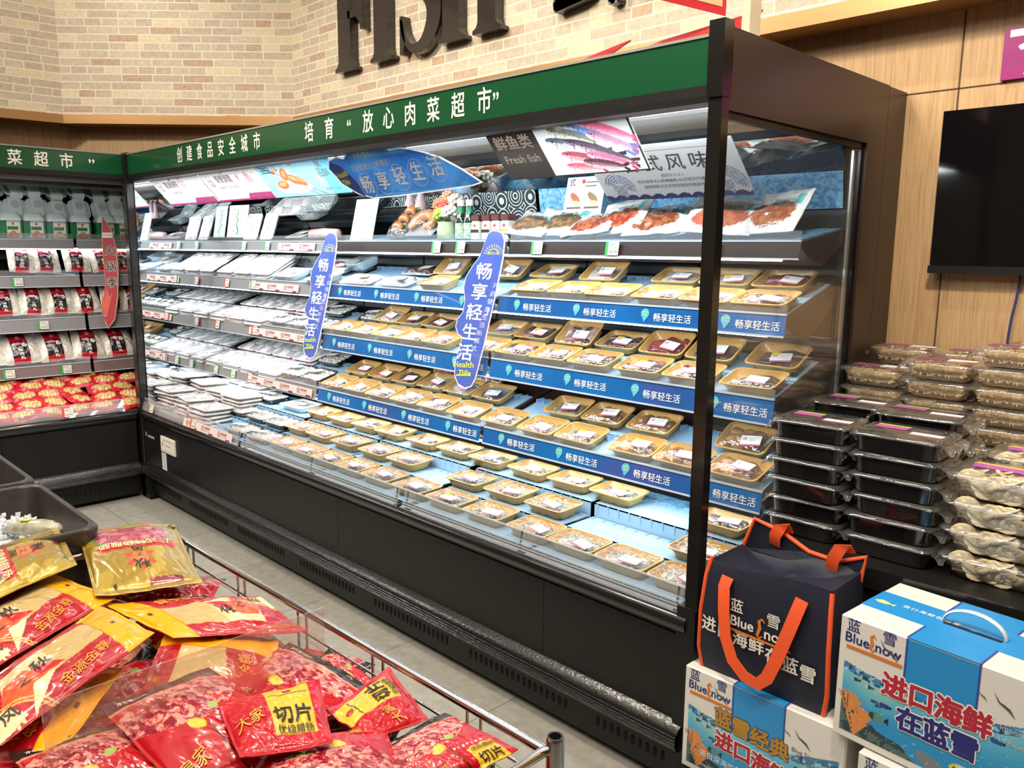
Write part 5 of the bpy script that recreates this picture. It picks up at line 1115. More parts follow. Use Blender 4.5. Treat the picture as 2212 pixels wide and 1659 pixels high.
LID = MB().loft([[(x, y, z) for x, y in rrect(w_, d_, .03, 3)] for w_, d_, z in ((.15, .13, 0), (.15, .13, .012), (.11, .09, .05), (.10, .08, .052))], 0, True, True).mesh('clear_lid', mat('milky_lid', 'cfdcda', .25, coat=.5), 40)
BOWL = MB().loft([[(x, y, z) for x, y in rrect(w_, d_, .04, 4)] for w_, d_, z in ((.09, .09, 0), (.13, .13, .045), (.15, .15, .05), (.148, .148, .054), (.10, .10, .056))], 0, True, True).mesh('bowl', mat('milky_bowl', 'd2dedc', .28, coat=.5), 40)
BDISC = MB().lathe([(.028, 0), (.028, .004), (.0, .004)], n=20).mesh('base_disc', mat('milky_disc', 'b9cbcb', .3), 50)
BBAND = MB().box(-.040, .040, -.078, .078, .018, .0605, 0, .004).mesh('paper_band', mat('green_white_band', 'e4eae2', .35, coat=.4))
BGRN = MB().box(-.0600, -.0405, -.06, .06, .048, .0585).mesh('green_band', mat('green_band', '2f8a62', .4))
for i, y in enumerate((1.385, 1.515, 1.645, 1.785, 1.945, 2.05)):
    t = thing('meal_carton', 'green and white carton on the left chiller\'s top shelf, %s from the left' % ORD[i], 'carton', at_left(y, .615, 1.637), (0, 0, LROT), 'green and white cartons'); t.scale = (.83, 1, 1)
    link('carton', SLEEVE, t); link('print', BOXART, t); link('clear_lid', LID, t, (0, .0, .106))
for r_, (d, z, tl, ys, wd) in enumerate(((.76, 1.815, 62, (1.325, 1.457, 1.584, 1.707, 1.836, 1.977, 2.076), 'lower row'), (.82, 1.930, 35, (1.34, 1.471, 1.578, 1.708, 1.844, 1.973, 2.078), 'upper row'))):
    for i, y in enumerate(ys):
        t = thing('meal_bowl', 'milky square bowl lying on its side behind the green cartons, %s, %s from left' % (wd, ORD[i]), 'bowl', at_left(y, d, z + rt.uniform(-.012, .015)), (R_(tl), 0, LROT + R_(rt.uniform(-4, 4))), 'milky bowls behind the cartons'); t.scale = (.90, .92, 1)
        link('bowl', BOWL, t, (0, 0, -.03)); link('paper_band', BBAND, t, (0, 0, -.02)); link('base_disc', BDISC, t, (0, .02, .0410))
        if r_: link('green_band', BGRN, t, (0, 0, -.02))
def ballbag(w, h):
    A = Art(40, 48, w, h, 'ddd6c8'); A.put(fbm(A.X * 70, A.Y * 70, 6) > .52, 'efeadf'); x0, x1 = w * .22, w * .68
    A.rect(x0, x1, 0, h, '221d1e'); A.rect(x0, x1, h * .66, h, 'd4142c'); A.rect(x0, x1, 0, h * .15, 'd4142c'); A.ell(w * .45, h * .78, w * .06, h * .05, 'f0d9d2'); A.ell(w * .45, h * .86, w * .025, h * .04, 'f0d9d2')
    A.ell(w * .38, h * .57, w * .13, h * .045, 'd98a9c'); A.put(((A.X - w * .58) ** 2 + (A.Y - h * .52) ** 2 < (w * .08) ** 2) & (fbm(A.X * 200, A.Y * 200, 3) > .45), 'efeadf'); return A
BBM = mat('meatball_bag', 'ffffff', .15, vc=True, coat=.9, bump=.45, bscale=40)
def ball_bag(i, y, k, w, h, d, label, tilt):
    A = ballbag(w, h); me, top = pouch_mesh('bag', [(-w / 2, 0, 0), (w / 2, 0, 0), (w / 2, h, 0), (-w / 2, h, 0)], A, .042, i, BBM, .006)
    t = thing('meatball_bag', label, 'bag', at_left(y, d, shelf_z(k, d) + .03), (R_(tilt), R_(rt.uniform(-5, 5)), LROT), 'red and black meatball bags')
    link('bag', me, t)
    for j, ch in enumerate('猪肉丸'[:3]): text(ch, t, (-.01, h * .36 - j * h * .13, .043), h * .12, 'f2efe8', bold=.016)
for i, y in enumerate((1.42, 1.56, 1.74, 1.905, 2.03)): ball_bag(i, y, 1, .155, .18, .53, 'small meatball bag with a red and black label, upper row, %s from left' % ORD[i], 60)
for i, y in enumerate((1.30, 1.455, 1.61, 1.77, 1.93, 2.06)): ball_bag(i + 6, y, 2, .16, .195, .485, 'meatball bag with a red and black label, middle row, %s from left' % ORD[i], 60)
for i, y in enumerate((1.17, 1.363, 1.555, 1.748, 1.94)): ball_bag(i + 12, y, 3, .198, .215, .445, 'large meatball bag with a red and black label, lowest row, %s from left' % ORD[i], 56)
def redbag():
    A = Art(30, 22, .17, .12, 'c4152b'); m = ((A.X - .085) / .06) ** 2 + ((A.Y - .055) / .038) ** 2 < 1; A.put(m, 'e3c283'); q = np.hypot((A.X % .02) - .01, (A.Y % .02) - .01); A.put(m & (q > .009), 'b08a4a'); return A
rr_ = random.Random(12)
REDB = [pouch_mesh('bag', [(-.085, -.06, 0), (.085, -.06, 0), (.085, .06, 0), (-.085, .06, 0)], redbag(), .024, s_, mat('red_bag_film', 'ffffff', .2, vc=True, coat=.7, bump=.5, bscale=60), .008)[0] for s_ in range(3)]
k = 0
for row, (d, z, n, y0, wd) in enumerate(((.12, .600, 6, 1.12, 'front row'), (.20, .640, 6, 1.17, 'second row'), (.29, .680, 6, 1.15, 'third row'), (.38, .722, 6, 1.22, 'fourth row'), (.46, .755, 5, 1.27, 'back row'))):
    for i in range(n):
        y = y0 + i * .145 + rr_.uniform(-.015, .015)
        if y > 1.84 + d * .3: continue
        thing('meatball_pouch', 'small red pouch of pale meatballs on the left deck, %s, %s from left' % (wd, ORD[i]), 'pouch', at_left(y, d, z), (R_(22), R_(rr_.uniform(-10, 10)), LROT + R_(rr_.uniform(-22, 22))), 'red pouches on the left deck', REDB[k % 3]); k += 1

# ------------------------------------------------------------------ right side: black shelf unit, stacked packs, television, sign
t = thing('display_table', 'black stepped shelf unit right of the big chiller carrying the stacked packs', 'shelf unit', (-.30, 2.62, 0))
TX0, TX1 = -.82, .9
link('top', MB().box(TX0, TX1, -.495, .46, .725, .765, 0, .004).mesh('top', BLK), t)
link('front_board', MB().box(TX0, TX1, -.495, -.475, .10, .722).mesh('front_board', BLK), t)
link('side_board', MB().box(TX0, TX0 + .02, -.47, .46, .0, .724).mesh('side_board', BLK), t); link('side_board', MB().box(TX1 - .02, TX1, -.47, .46, 0, .724).mesh('side_board', BLK), t)
link('rear_riser', MB().box(TX0, TX1, .06, .46, .766, .90).mesh('rear_riser', BLK), t)
link('front_edge', MB().box(TX0, TX1, -.505, -.496, .715, .77).mesh('front_edge', BLKG), t)
PTUB = tub_mesh('tub', .23, .19, .051, mat('glossy_black_tub', '151415', .16, coat=.6), r=.03, rib=0, taper=.005)
PTUBC = tub_mesh('tub', .225, .19, .050, film('clear_tub', 'e8e2d4', .07, .3, .08, .0), r=.03, rib=0, taper=.018)
def lid_mesh(w, d, h):
    r = lambda a, b, z: [(x, y, z) for x, y in rrect(a, b, .03, 4)]
    return MB().loft([r(w + .004, d + .004, -.004), r(w + .006, d + .006, .0), r(w, d, .004), r(w - .012, d - .012, h), r(w - .02, d - .02, h + .001)], 0, False, True).mesh('clear_lid', film('clear_lid_pvc', 'f2eee6', .05, .45, .07, .15, 18), 40)
LIDM = lid_mesh(.23, .19, .007)
def wrap_mesh(s):
    """loose transparent film bunched at a short side"""
    m = MB(); rows = []
    for j in range(4):
        f = j / 3; rows.append([(s * (.113 + .028 * f), -.085 + .17 * i / 8 * (1 - .12 * f) + .01 * f, .044 - .018 * f + .010 * math.sin(i * 2.1 + j * 1.7 + s) * (f + .2)) for i in range(9)])
    m.loft(rows, 0, closed=False)
    return m.mesh('film_end', film('crinkled_film', 'f6f2ea', .10, .5, .1, .8, 55), 180)
WRAPE = [wrap_mesh(-1), wrap_mesh(1)]
CONT_B = MB().box(-.095, .095, -.078, .078, .004, .043, 0, .012).mesh('contents', mat('dark_contents', '241d1c', .35, noise=(25, '3a2a22')))
PLAB = MB().box(-.085, .0, -.005, .045, 0, .0006, 0).box(-.085, .0, .030, .045, .0005, .0009, 1).box(.02, .10, -.045, -.01, 0, .0006, 2).box(.02, .10, -.045, -.039, .0005, .0009, 3).mesh('product_label', [ink('b04a96'), ink('8fb83a'), mat('label_white', 'f3f3f3', .4), ink('d8394a')])
def straw_mesh():
    m = MB(); rr = random.Random(8)
    m.box(-.092, .092, -.075, .075, .006, .044, 1, .014)
    for i in range(330):
        side = rr.random(); a = rr.uniform(0, 6.28); l = rr.uniform(.008, .016)
        if side < .40: p = (rr.uniform(-.082, .082), -.0765, rr.uniform(.017, .045)); d = (math.cos(a) * l, rr.uniform(-.001, .001), math.sin(a) * l * .6)
        elif side < .55: p = (.0935, rr.uniform(-.062, .062), rr.uniform(.017, .045)); d = (rr.uniform(-.001, .001), math.cos(a) * l, math.sin(a) * l * .6)
        else: p = (rr.uniform(-.085, .085), rr.uniform(-.07, .07), .045 + rr.uniform(0, .006)); d = (math.cos(a) * l, math.sin(a) * l, rr.uniform(-.002, .004))
        P, D = Vector(p), Vector(d); q = D.cross(Vector((.3, .5, .8))).normalized() * .0014; q2 = D.cross(q).normalized() * .0014
        m.loft([[P - D + q, P - D + q2, P - D - q], [P + D + q, P + D + q2, P + D - q]], 0)
    return m.mesh('dried_shreds', [mat('pale_shreds', 'e0c597', .55), mat('shreds_core', 'b8945f', .7, noise=(90, 'd6b585'))])
STRAW = straw_mesh()
def slice_mesh():
    m = MB(); rr = random.Random(9)
    m.box(-.09, .09, -.072, .072, .006, .030, 1, .014)
    for i in range(70):
        s = rr.random()
        if s < .5: c = (rr.uniform(-.085, .085), -.074 + rr.uniform(0, .006), rr.uniform(.014, .050)); ax = Vector((rr.uniform(-.5, .5), -1, rr.uniform(-.6, .6)))
        elif s < .62: c = (.088, rr.uniform(-.065, .065), rr.uniform(.014, .050)); ax = Vector((1, rr.uniform(-.5, .5), rr.uniform(-.5, .5)))
        else: c = (rr.uniform(-.08, .08), rr.uniform(-.065, .065), .050 + rr.uniform(-.004, .004)); ax = Vector((rr.uniform(-.5, .5), rr.uniform(-.5, .5), 1))
        q = ax.to_track_quat('Z', 'Y'); r = rr.uniform(.015, .025); k = rr.uniform(.6, .95)
        rings = [[Vector(c) + q @ Vector((math.cos(a) * r * f, math.sin(a) * r * k * f, z)) for a in np.linspace(0, 6.283, 13)[:-1]] for f, z in ((.8, -.002), (1, 0), (.85, .002), (.4, .0008))]
        m.loft(rings, 0, True, True)
    return m.mesh('dried_slices', [mat('ivory_slices', 'e3d0a6', .4, noise=(40, 'f3e6c8')), mat('slices_core', 'a58f68', .7)], 60)
SLICES = slice_mesh()
SLAB = MB().box(-.085, .02, .0, .038, 0, .0006, 0).box(-.085, .02, .038, .055, 0, .0006, 1).box(.035, .105, -.03, .012, 0, .0006, 2).mesh('product_label', [ink('b05aa8'), ink('e0b060'), mat('label_white', 'f3f3f3', .4)])
NLAB = MB().box(-.09, .005, -.03, .03, 0, .0006, 0).box(.01, .10, -.02, .03, 0, .0006, 1).box(.06, .10, -.028, -.02, 0, .0006, 2).mesh('product_label', [ink('8f4a72'), mat('label_white', 'f3f3f3', .4), ink('d8394a')])
def pack(kind, label, loc, rz, group, s=(1, 1, 1), top=True):
    nm = {'dark': 'black_food_pack', 'straw': 'shredded_food_pack', 'slice': 'dried_slice_pack', 'orange': 'orange_food_pack'}[kind]
    t = thing(nm, label, 'pack', loc, (0, 0, R_(rz)), group); t.scale = s
    link('tub', PTUB if kind == 'dark' else PTUBC, t)
    if kind == 'dark': link('contents', CONT_B, t)
    elif kind == 'slice': link('dried_slices', SLICES, t)
    else:
        link('dried_shreds', STRAW if kind == 'straw' else ORANGE, t)
    link('clear_lid', LIDM, t, (0, 0, .0505)); link('film_end', WRAPE[0], t); link('film_end', WRAPE[1], t)
    link('product_label', {'dark': PLAB, 'slice': SLAB}.get(kind, NLAB), t, (0, 0, .0595))
ORANGE = MB().box(-.093, .093, -.076, .076, .006, .046, 0, .014).mesh('contents', mat('orange_crumbs', 'c98a4a', .5, noise=(60, 'e0a868'), bump=.5, bscale=180))
def stack(kind, x, y, z0, n, pitch, where, s=(1, 1, 1), rz=0):
    g = {'dark': 'stacked black packs', 'straw': 'stacked packs of pale shreds', 'slice': 'stacked packs of dried slices', 'orange': 'stacked packs of orange crumbs'}[kind]
    w = {'dark': 'black film-wrapped food pack', 'straw': 'clear pack of pale shreds', 'slice': 'clear pack of ivory slices', 'orange': 'clear pack of orange crumbs'}[kind]
    for j in range(n):
        nm = 'topmost' if j == n - 1 else ('lowest' if j == 0 else ORD[j] + ' up')
        pack(kind, '%s in the %s, %s' % (w, where, nm), (x + rt.uniform(-.007, .007), y + rt.uniform(-.006, .006), z0 + j * pitch), rz + rt.uniform(-3, 3), g, s)
stack('dark', -1.025, 2.30, .766, 6, .0585, 'front stack beside the chiller glass', (.98, 1, 1), 1)
stack('dark', -.775, 2.30, .766, 6, .0585, 'second front stack from the chiller', (1.02, 1, 1.0), 2)
stack('dark', -1.03, 2.555, .766, 6, .062, 'stack behind the one beside the glass', (1, 1, 1.05), 0)
stack('dark', -.80, 2.52, .766, 6, .062, 'stack behind the second front stack', (1.06, 1, 1.05), 1)
stack('slice', -.515, 2.31, .766, 4, .072, 'front stack right of the black packs', (1.20, 1.05, 1.12), 2)
stack('slice', -.485, 2.53, .766, 5, .060, 'stack behind the front slices', (1.20, 1.0, .94), 2)
stack('straw', -1.045, 2.79, .902, 5, .064, 'shreds stack behind the left black packs', (.88, .92, 1.06), 1)
stack('straw', -.845, 2.79, .902, 6, .060, 'middle shreds stack', (.92, .95, 1), 0)
stack('straw', -.645, 2.77, .902, 7, .0605, 'tall shreds stack under the television', (.86, .95, 1), 0)
stack('straw', -1.035, 2.985, .902, 6, .0625, 'rear shreds stack by the chiller frame', (.9, .85, 1.02), 0)
stack('straw', -.815, 2.985, .902, 6, .0625, 'rear shreds stack beside the wall', (.9, .85, 1.02), 0)
stack('straw', -.58, 2.985, .902, 7, .063, 'rear stack at the picture edge', (.9, .85, 1.02), 0)
stack('orange', -.435, 2.76, .902, 6, .062, 'orange stack at the picture edge', (.86, .95, 1), 0)
# television and purple sign on the wood wall
t = thing('television', 'black wall-mounted television on the wood panel above the packs', 'television', (-.42, 3.062, 1.80))
link('screen', MB().box(-.585, .585, -.018, .0, -.245, .27).mesh('screen', mat('tv_glass', '0b0a0c', .09, coat=.3)), t)
link('bezel', MB().box(-.59, .59, -.022, .012, -.272, -.246).mesh('bezel', mat('tv_bezel', '1d1c1e', .3)), t); link('back_case', MB().box(-.585, .585, .0005, .034, -.245, .27).mesh('back_case', BLK), t)
thing('cable', 'blue cable hanging down the wood wall below the television', 'cable', me=MB().tube([(-.735, 3.088, 1.53), (-.74, 3.088, 1.45), (-.748, 3.085, 1.38), (-.752, 3.085, 1.30), (-.75, 3.085, 1.1)], .004, 0, 8).mesh('cable', mat('blue_cable', '3b3d7a', .5)))
t = thing('wall_sign', 'magenta wall sign with a large white character on the wood panel', 'sign', (-.60, 3.09, 2.238), (R_(90), 0, 0))
link('board', MB().box(-.255, .30, -.083, .078, -.009, .006).mesh('board', mat('magenta_board', '9a1c74', .35)), t)
link('white_tab', MB().box(-.238, -.10, .048, .070, .006, .0066).mesh('white_tab', WHITE), t); text('食品', t, (-.06, -.020, .007), .155, 'f2ecee', bold=.02, align='CENTER'); text('COOK', t, (-.17, .058, .0072), .022, '9a6a86', shear=.3)
# promotional card hung over the chiller and flyers lying on its roof
t = thing('hanging_card', 'red-bordered card hanging over the right end of the chiller', 'card', (-1.368, 2.07, 2.393), (R_(90), 0, R_(80)))
link('board', MB().box(-.22, .13, -.12, .22, -.003, 0).mesh('board', ink('c22638')), t); link('print', MB().box(-.22, .112, -.098, .22, 0, .0012).mesh('print', mat('peach_card', 'e8c795', .45)), t); link('small_print', lines_mesh([(-.2, .03, -.075, .014), (-.2, .03, -.05, .010)], ink('8a6a4a')), t, (0, 0, .002))
thing('price_holder', 'cream plastic bracket standing on the chiller roof by the end post', 'bracket', me=MB().box(-1.19, -1.165, 2.02, 2.08, 2.14, 2.30, 0, .004).box(-1.20, -1.155, 2.0, 2.10, 2.142, 2.16, 0, .003).mesh('price_holder', mat('cream_bracket', 'd9c8ac', .45)))
for x0, x1, y, lift, dx, sd in ((-1.95, -1.70, 2.0, .095, 'left, smaller one', .05), (-1.66, -1.23, 2.0, .10, 'long one by the end post', .08)):
    m = MB(); m.add([(x0, y, 2.142), (x1, y, 2.142), (x1 - .02, y + .24, 2.142 + lift + .04), (x0 + sd, y + .20, 2.142 + lift), (x0, y, 2.139), (x1, y, 2.139), (x1 - .02, y + .24, 2.136 + lift + .04), (x0 + sd, y + .20, 2.136 + lift)], [(0, 1, 2, 3), (7, 6, 5, 4), (0, 4, 5, 1), (1, 5, 6, 2), (2, 6, 7, 3), (3, 7, 4, 0)])
    thing('flyer', 'red promotional flyer lying on the chiller roof, %s' % dx, 'flyer', me=m.mesh('flyer', mat('red_flyer', 'a81e28', .35, noise=(9, 'c03038'), coat=.4)))

# ------------------------------------------------------------------ gift boxes and the cooler bag
CARD = mat('white_carton', 'd9d6d1', .5)
SEA = mat('sea_print', 'ffffff', .38, vc=True, coat=.25)
def sea_art(w, h, seed=1):
    A = Art(190, 130, w, h, 'e0ddd8'); sy = h * .70 - .10 * h * np.sin(A.U * 3.0 + .4) - .02 * h * np.sin(A.U * 11)
    inner = (A.X > .012) & (A.X < w - .012) & (A.Y > .015)
    sea = inner & (A.Y < sy); dep = np.clip((sy - A.Y) / h, 0, 1)[..., None]
    c = rgb('8fd0da') * (1 - np.clip(dep * 3, 0, 1)) + rgb('2f9fd6') * np.clip(dep * 3, 0, 1); c = c * (1 - dep * .55) + rgb('1668a8') * dep * .55
    A.c = np.where(sea[..., None], c, A.c)
    sand = np.exp(-((A.U - .22) / .12) ** 2) * np.clip(1 - dep[..., 0] * 3.2, 0, 1); A.put(sea, 'c9d4a8', 1) if False else None
    A.c = np.where(sea[..., None], A.c * (1 - .6 * sand[..., None]) + rgb('cfd7ae') * .6 * sand[..., None], A.c)
    surf = sea & (A.Y > sy - .055 * h - .03 * h * fbm(A.U * 9, A.V * 3, 3)); A.put(surf, '2f6ea8', .8); A.put(surf & (fbm(A.U * 40, A.V * 34, seed) > .56), '9ed8e6', .9); A.put(surf & (fbm(A.U * 34, A.V * 30, seed + 5) > .62), '1c3f78', .9)
    reef = sea & (A.Y < .015 + h * (.20 - .55 * A.U + .10 * fbm(A.U * 9, A.U * 0, 4) + .12 * np.exp(-((A.U - .05) / .06) ** 2))); A.put(reef, '2c3a42', .95); A.put(reef & (fbm(A.U * 30, A.V * 26, 8) > .58), '4f6a60')
    for cx, cy, s in ((.06, .30, 1), (.13, .22, .8), (.10, .14, .9)):
        for k in range(5):
            a = .5 + k * .45; A.poly([(w * cx, h * (cy - .1)), (w * cx + math.cos(a) * .03 * s - .006, h * cy + math.sin(a) * .035 * s), (w * cx + math.cos(a) * .034 * s + .006, h * cy + math.sin(a) * .03 * s)], 'd98a4a')
    A.ell(w * .50, h * .09, w * .10, h * .055, '7a8288', -.5); A.put(sea & (fbm(A.U * 60, A.V * 50, 11) > .80), 'bfe6ee', .6)
    def fish(x, y, r, c, c2, c3='16202a', fl=1):
        A.poly([(w * x + fl * r * .8, h * y), (w * x + fl * r * 1.5, h * y + r * .5), (w * x + fl * r * 1.5, h * y - r * .5)], c3); A.ell(w * x, h * y, r, r * .58, c); A.put((((A.X - w * x) / r) ** 2 + ((A.Y - h * y) / (r * .58)) ** 2 < 1) & ((A.X - w * x) * fl < -r * .35), c2); A.ell(w * x - fl * r * .62, h * y + r * .1, r * .1, r * .1, '101418')
    for x, y, r in ((.09, .52, .009), (.13, .56, .008), (.16, .50, .009)): fish(x, y, r, '2a4a44', 'c9d6c0')
    for x, y, r in ((.19, .40, .007), (.245, .40, .012), (.21, .375, .006)): fish(x, y, r, '23407e', '23407e')
    fish(.21, .28, .019, '5f8a84', '2c4a4a'); fish(.62, .16, .025, 'd9dcd6', 'd9cf3a', 'e8e4da'); fish(.87, .26, .02, '8fae9a', 'c9d3a0'); fish(.75, .50, .012, '24509a', '24509a')
    return A
def bird(m, x, y, s): m.prism([(x - s, y + s * .9), (x - s * .4, y + .1 * s), (x, y), (x + s * .5, y - .25 * s), (x + s, y - s), (x + s * .35, y - .45 * s), (x - .1 * s, y - .2 * s), (x - s * .5, y)], 0, .0004)
def logo(t, x, z, y, s, dark='2b2a7a'):
    text('蓝', t, (x + .014 * s, y, z + .036 * s), .034 * s, dark, UP, .004); text('雪', t, (x + .098 * s, y, z + .036 * s), .034 * s, dark, UP, .004)
    text('Blue', t, (x + .024 * s, y, z + .006 * s), .034 * s, dark, UP, .012); text('now', t, (x + .096 * s, y, z + .006 * s), .034 * s, dark, UP, .012)
    m = MB(); m.prism(band([(.066 * s, .0), (.062 * s, -.008 * s), (.056 * s, -.002 * s), (.060 * s, .012 * s), (.056 * s, .026 * s), (.062 * s, .032 * s), (.068 * s, .024 * s)], [.002 * s, .005 * s, .006 * s, .008 * s, .006 * s, .005 * s, .002 * s]), 0, .0003); m.box(0, .130 * s, -.020 * s, -.012 * s, 0, .0003)
    link('logo_mark', m.mesh('logo_mark', ink('d87a28')), t, (x, y, z), UP)
def outlined(ch, t, x, y, z, size, col, yy, out='efece6', ob=.085):
    text(ch, t, (x, yy - .0006, z), size, out, UP, ob); text(ch, t, (x, yy - .0014, z), size, col, UP, .035)
def gift_box(label, loc, rz, w, d, h, style):
    t = thing('gift_box', label, 'box', loc, (0, 0, R_(rz)), 'blue and white seafood gift boxes')
    link('carton', MB().box(-w / 2, w / 2, 0, d, 0, h, 0, .004).mesh('carton', CARD), t)
    A = sea_art(w, h); link('sea_print', A.mesh('sea_print', lambda U, V: np.stack([(U - .5) * (w - .010), U * 0 - .0006, V * (h - .010) + .005], -1), SEA), t)
    bx0, bx1 = -w * .17, w * .15
    BL = mat('box_blue', '2a8ed2', .35, coat=.3); NV = ink('3a4c9c')
    m = MB(); m.quad((bx0, -.0010, h * .60), (bx1, -.0010, h * .52), (bx1, -.0010, h - .003), (bx0, -.0010, h - .003)); m.box(bx0, bx1, -.0010, d, h, h + .0008); m.box(-w / 2 + .003, w / 2 - .003, d * .30, d * .70, h, h + .0009); link('blue_band', m.mesh('blue_band', BL), t)
    m = MB()
    for x in (bx0, bx1): m.box(x - .0022, x + .0022, -.0016, -.0008, h * .58, h - .002); m.box(x - .0022, x + .0022, -.001, d * .30, h + .0006, h + .0014); m.box(x - .0022, x + .0022, d * .70, d, h + .0006, h + .0014)
    link('band_edge', m.mesh('band_edge', NV), t)
    m = MB(); bird(m, -w * .25, h * .85, .022); bird(m, w * .26, h * .78, .022); bird(m, w * .17, h * .79, .010); link('bird_print', m.mesh('bird_print', ink('50524e')), t, (0, -.0016, 0), UP)
    logo(t, -w * .46, h * .815, -.0016, 1.0)
    if style == 'top':
        for i, ch in enumerate('进口海鲜'): outlined(ch, t, -.098 + i * .058, 0, h * .575 - i * .001, .060, 'b5263a', -.0012)
        for i, ch in enumerate('在蓝雪'): outlined(ch, t, -.060 + i * .058, 0, h * .36 - i * .001, .060, '2a2a78', -.0012)
        for i, s in enumerate(('Imported Seafood', 'In Blue Snow')): text(s, t, (w * .25, -.0018, h * (.62 - .09 * i)), .017, 'c9c6c0', UP, .004, align='LEFT')
        for i, ch in enumerate('进口海鲜在蓝雪'): text(ch, t, (-w * .42 + .045 + i * .019, d * .52, h + .0018), .017, 'eef4f8', (0, 0, -.02), .006)
        m = MB(); m.prism([(x * .02, y * .013) for x, y in ((-1, 0), (-.3, .9), (.5, .6), (1, .1), (1.5, .5), (1.4, -.5), (1, -.1), (.4, -.6), (-.4, -.7))], 0, .0005); link('fish_print', m.mesh('fish_print', ink('d9dd8a')), t, (-w * .43, d * .47, h + .0012))
        m = MB(); m.prism([(-.062, -.012), (.062, -.012), (.062, -.002), (.012, .0), (.0, -.004), (-.012, .0), (-.062, -.002)], 0, .0006); link('handle_slot', m.mesh('handle_slot', mat('slot_dark', '14161c', .8)), t, (0.0, d * .50, h + .0012))
        link('carry_handle', MB().tube([(.0 + .066 * math.cos(a), d * .5 + .004, h + .002 + .040 * math.sin(a)) for a in np.linspace(0, math.pi, 15)], .0062, 0, 10, flat=(1.3, .5)).mesh('carry_handle', mat('white_handle', 'dfe4e8', .35), 70), t)
    elif style == 'classic':
        for i, ch in enumerate('蓝雪经典'): outlined(ch, t, -.105 + i * .055, 0, h * .63 - i * .004, .056, 'b5862e', -.0012, '2a3a86', .06)
        for i, ch in enumerate('进口海鲜'): outlined(ch, t, -.098 + i * .055, 0, h * .42 - i * .006, .058, 'b5263a', -.0012)
        for i, s in enumerate(('Blue Snow Classic—', 'Imported Seafoods')): text(s, t, (w * .20, -.0018, h * (.66 - .075 * i)), .017, '77777a', UP, .008, align='LEFT')
        text('源自深海的健康', t, (-.095, -.0018, h * .22), .022, 'e8eef2', UP, .004); text('Health from the deep sea', t, (-.09, -.0018, h * .11), .015, 'e8eef2', UP, .002)
    return t
gift_box('blue and white seafood gift box under the navy cooler bag', (-.925, 1.845, .14), 0, .46, .27, .31, 'classic')
gift_box('blue and white gift box with white carry handle, top of the right-hand pile', (-.490, 1.80, .452), -5, .47, .29, .306, 'top')
gift_box('white-topped gift box underneath the one with the carry handle', (-.415, 1.782, .14), -3, .47, .29, .310, 'plain')
t = thing('pallet', 'low black pallet on the floor under the gift boxes', 'pallet', (-.70, 1.98, 0)); link('deck', MB().box(-.46, .56, -.21, .13, .105, .139, 0, .004).mesh('deck', BLK), t)
for x in (-.42, .05, .50): link('foot', MB().box(x - .04, x + .04, -.20, .12, 0, .105).mesh('foot', BLK), t)
# navy cooler bag with orange straps
NAVY = mat('navy_nylon', '1d2030', .5, bump=.25, bscale=14, spec=.4); ORNG = mat('orange_webbing', 'e8582a', .55, bump=.1, bscale=400); LIN = mat('dark_lining', '23222f', .4)
t = thing('cooler_bag', 'open navy cooler bag with orange trim and straps standing on a gift box', 'bag', (-.945, 1.87, .4515))
bw, bd_, bh = .365, .20, .318
def P_(x, y, z): return (x, y, z)
m = MB()
prof = [(.0, bw / 2 - .006, 0, bd_), (.06, bw / 2 + .003, -.008, bd_ + .004), (.17, bw / 2, -.012, bd_ + .004), (.27, bw / 2 - .006, -.002, bd_), (bh, bw / 2 - .012, .012, bd_ - .004)]
rings = []
for z, hw, y0, y1 in prof:
    rr = [(x, y + (y0 + y1) / 2) for x, y in rrect(hw * 2, y1 - y0, .012, 3, 6)]; rings.append([(x, y, z + (.010 * math.sin(x * 14) if z == bh else 0)) for x, y in rr])
m.loft(rings, 0, True, False); inner = [[(x * q, (y - .1) * q + .1, z + dz) for x, y, z in rings[-1]] for q, dz in ((.985, 0), (.9, -.012), (.55, -.03), (.2, -.034))]; m.loft(inner, 0, False, True); m.loft([rings[-1], inner[0]], 0)
link('body', m.mesh('body', [NAVY, LIN], 60), t)
fl = MB(); pts_top = [(-.170, .185, .300), (-.140, .19, .392), (-.06, .20, .370), (.02, .20, .335), (.10, .20, .330), (.178, .19, .368), (.168, .185, .300)]
fl.add([pts_top[0], pts_top[1], pts_top[2], pts_top[3], pts_top[4], pts_top[5], pts_top[6]], [(6, 5, 4, 3, 2, 1, 0)]); fl.add([(x, y + .006, z) for x, y, z in pts_top], [(0, 1, 2, 3, 4, 5, 6)])
link('raised_flap', fl.mesh('raised_flap', NAVY), t)
link('flap_trim', MB().tube(pts_top, .007, 0, 8).mesh('flap_trim', ORNG, 60), t)
for s in (-1, 1):
    pts = [(s * (hw - .002), y0 + .004, z) for z, hw, y0, y1 in prof]; 
    link('corner_trim', MB().tube(pts, .0065, 0, 8).mesh('corner_trim', ORNG, 60), t)
def webbing(pts, w, nrm=(0, -1, 0), th=.0025):
    rings = []; n = Vector(nrm)
    for i, p in enumerate(pts):
        p = Vector(p); d = (Vector(pts[min(i + 1, len(pts) - 1)]) - Vector(pts[max(i - 1, 0)])).normalized(); s = d.cross(n).normalized() * w / 2; o = s.cross(d).normalized() * th / 2
        rings.append([p - s - o, p + s - o, p + s + o, p - s + o])
    return MB().loft(rings, 0, True, True).mesh('strap', ORNG, 60)
link('strap', webbing([(-.105, -.006, .285), (-.108, -.018, .26), (-.100, -.028, .20), (-.088, -.034, .13), (-.060, -.040, .075), (-.02, -.044, .045), (.018, -.046, .040), (.042, -.044, .065), (.062, -.040, .12), (.082, -.034, .19), (.098, -.026, .25), (.106, -.012, .29)], .034), t)
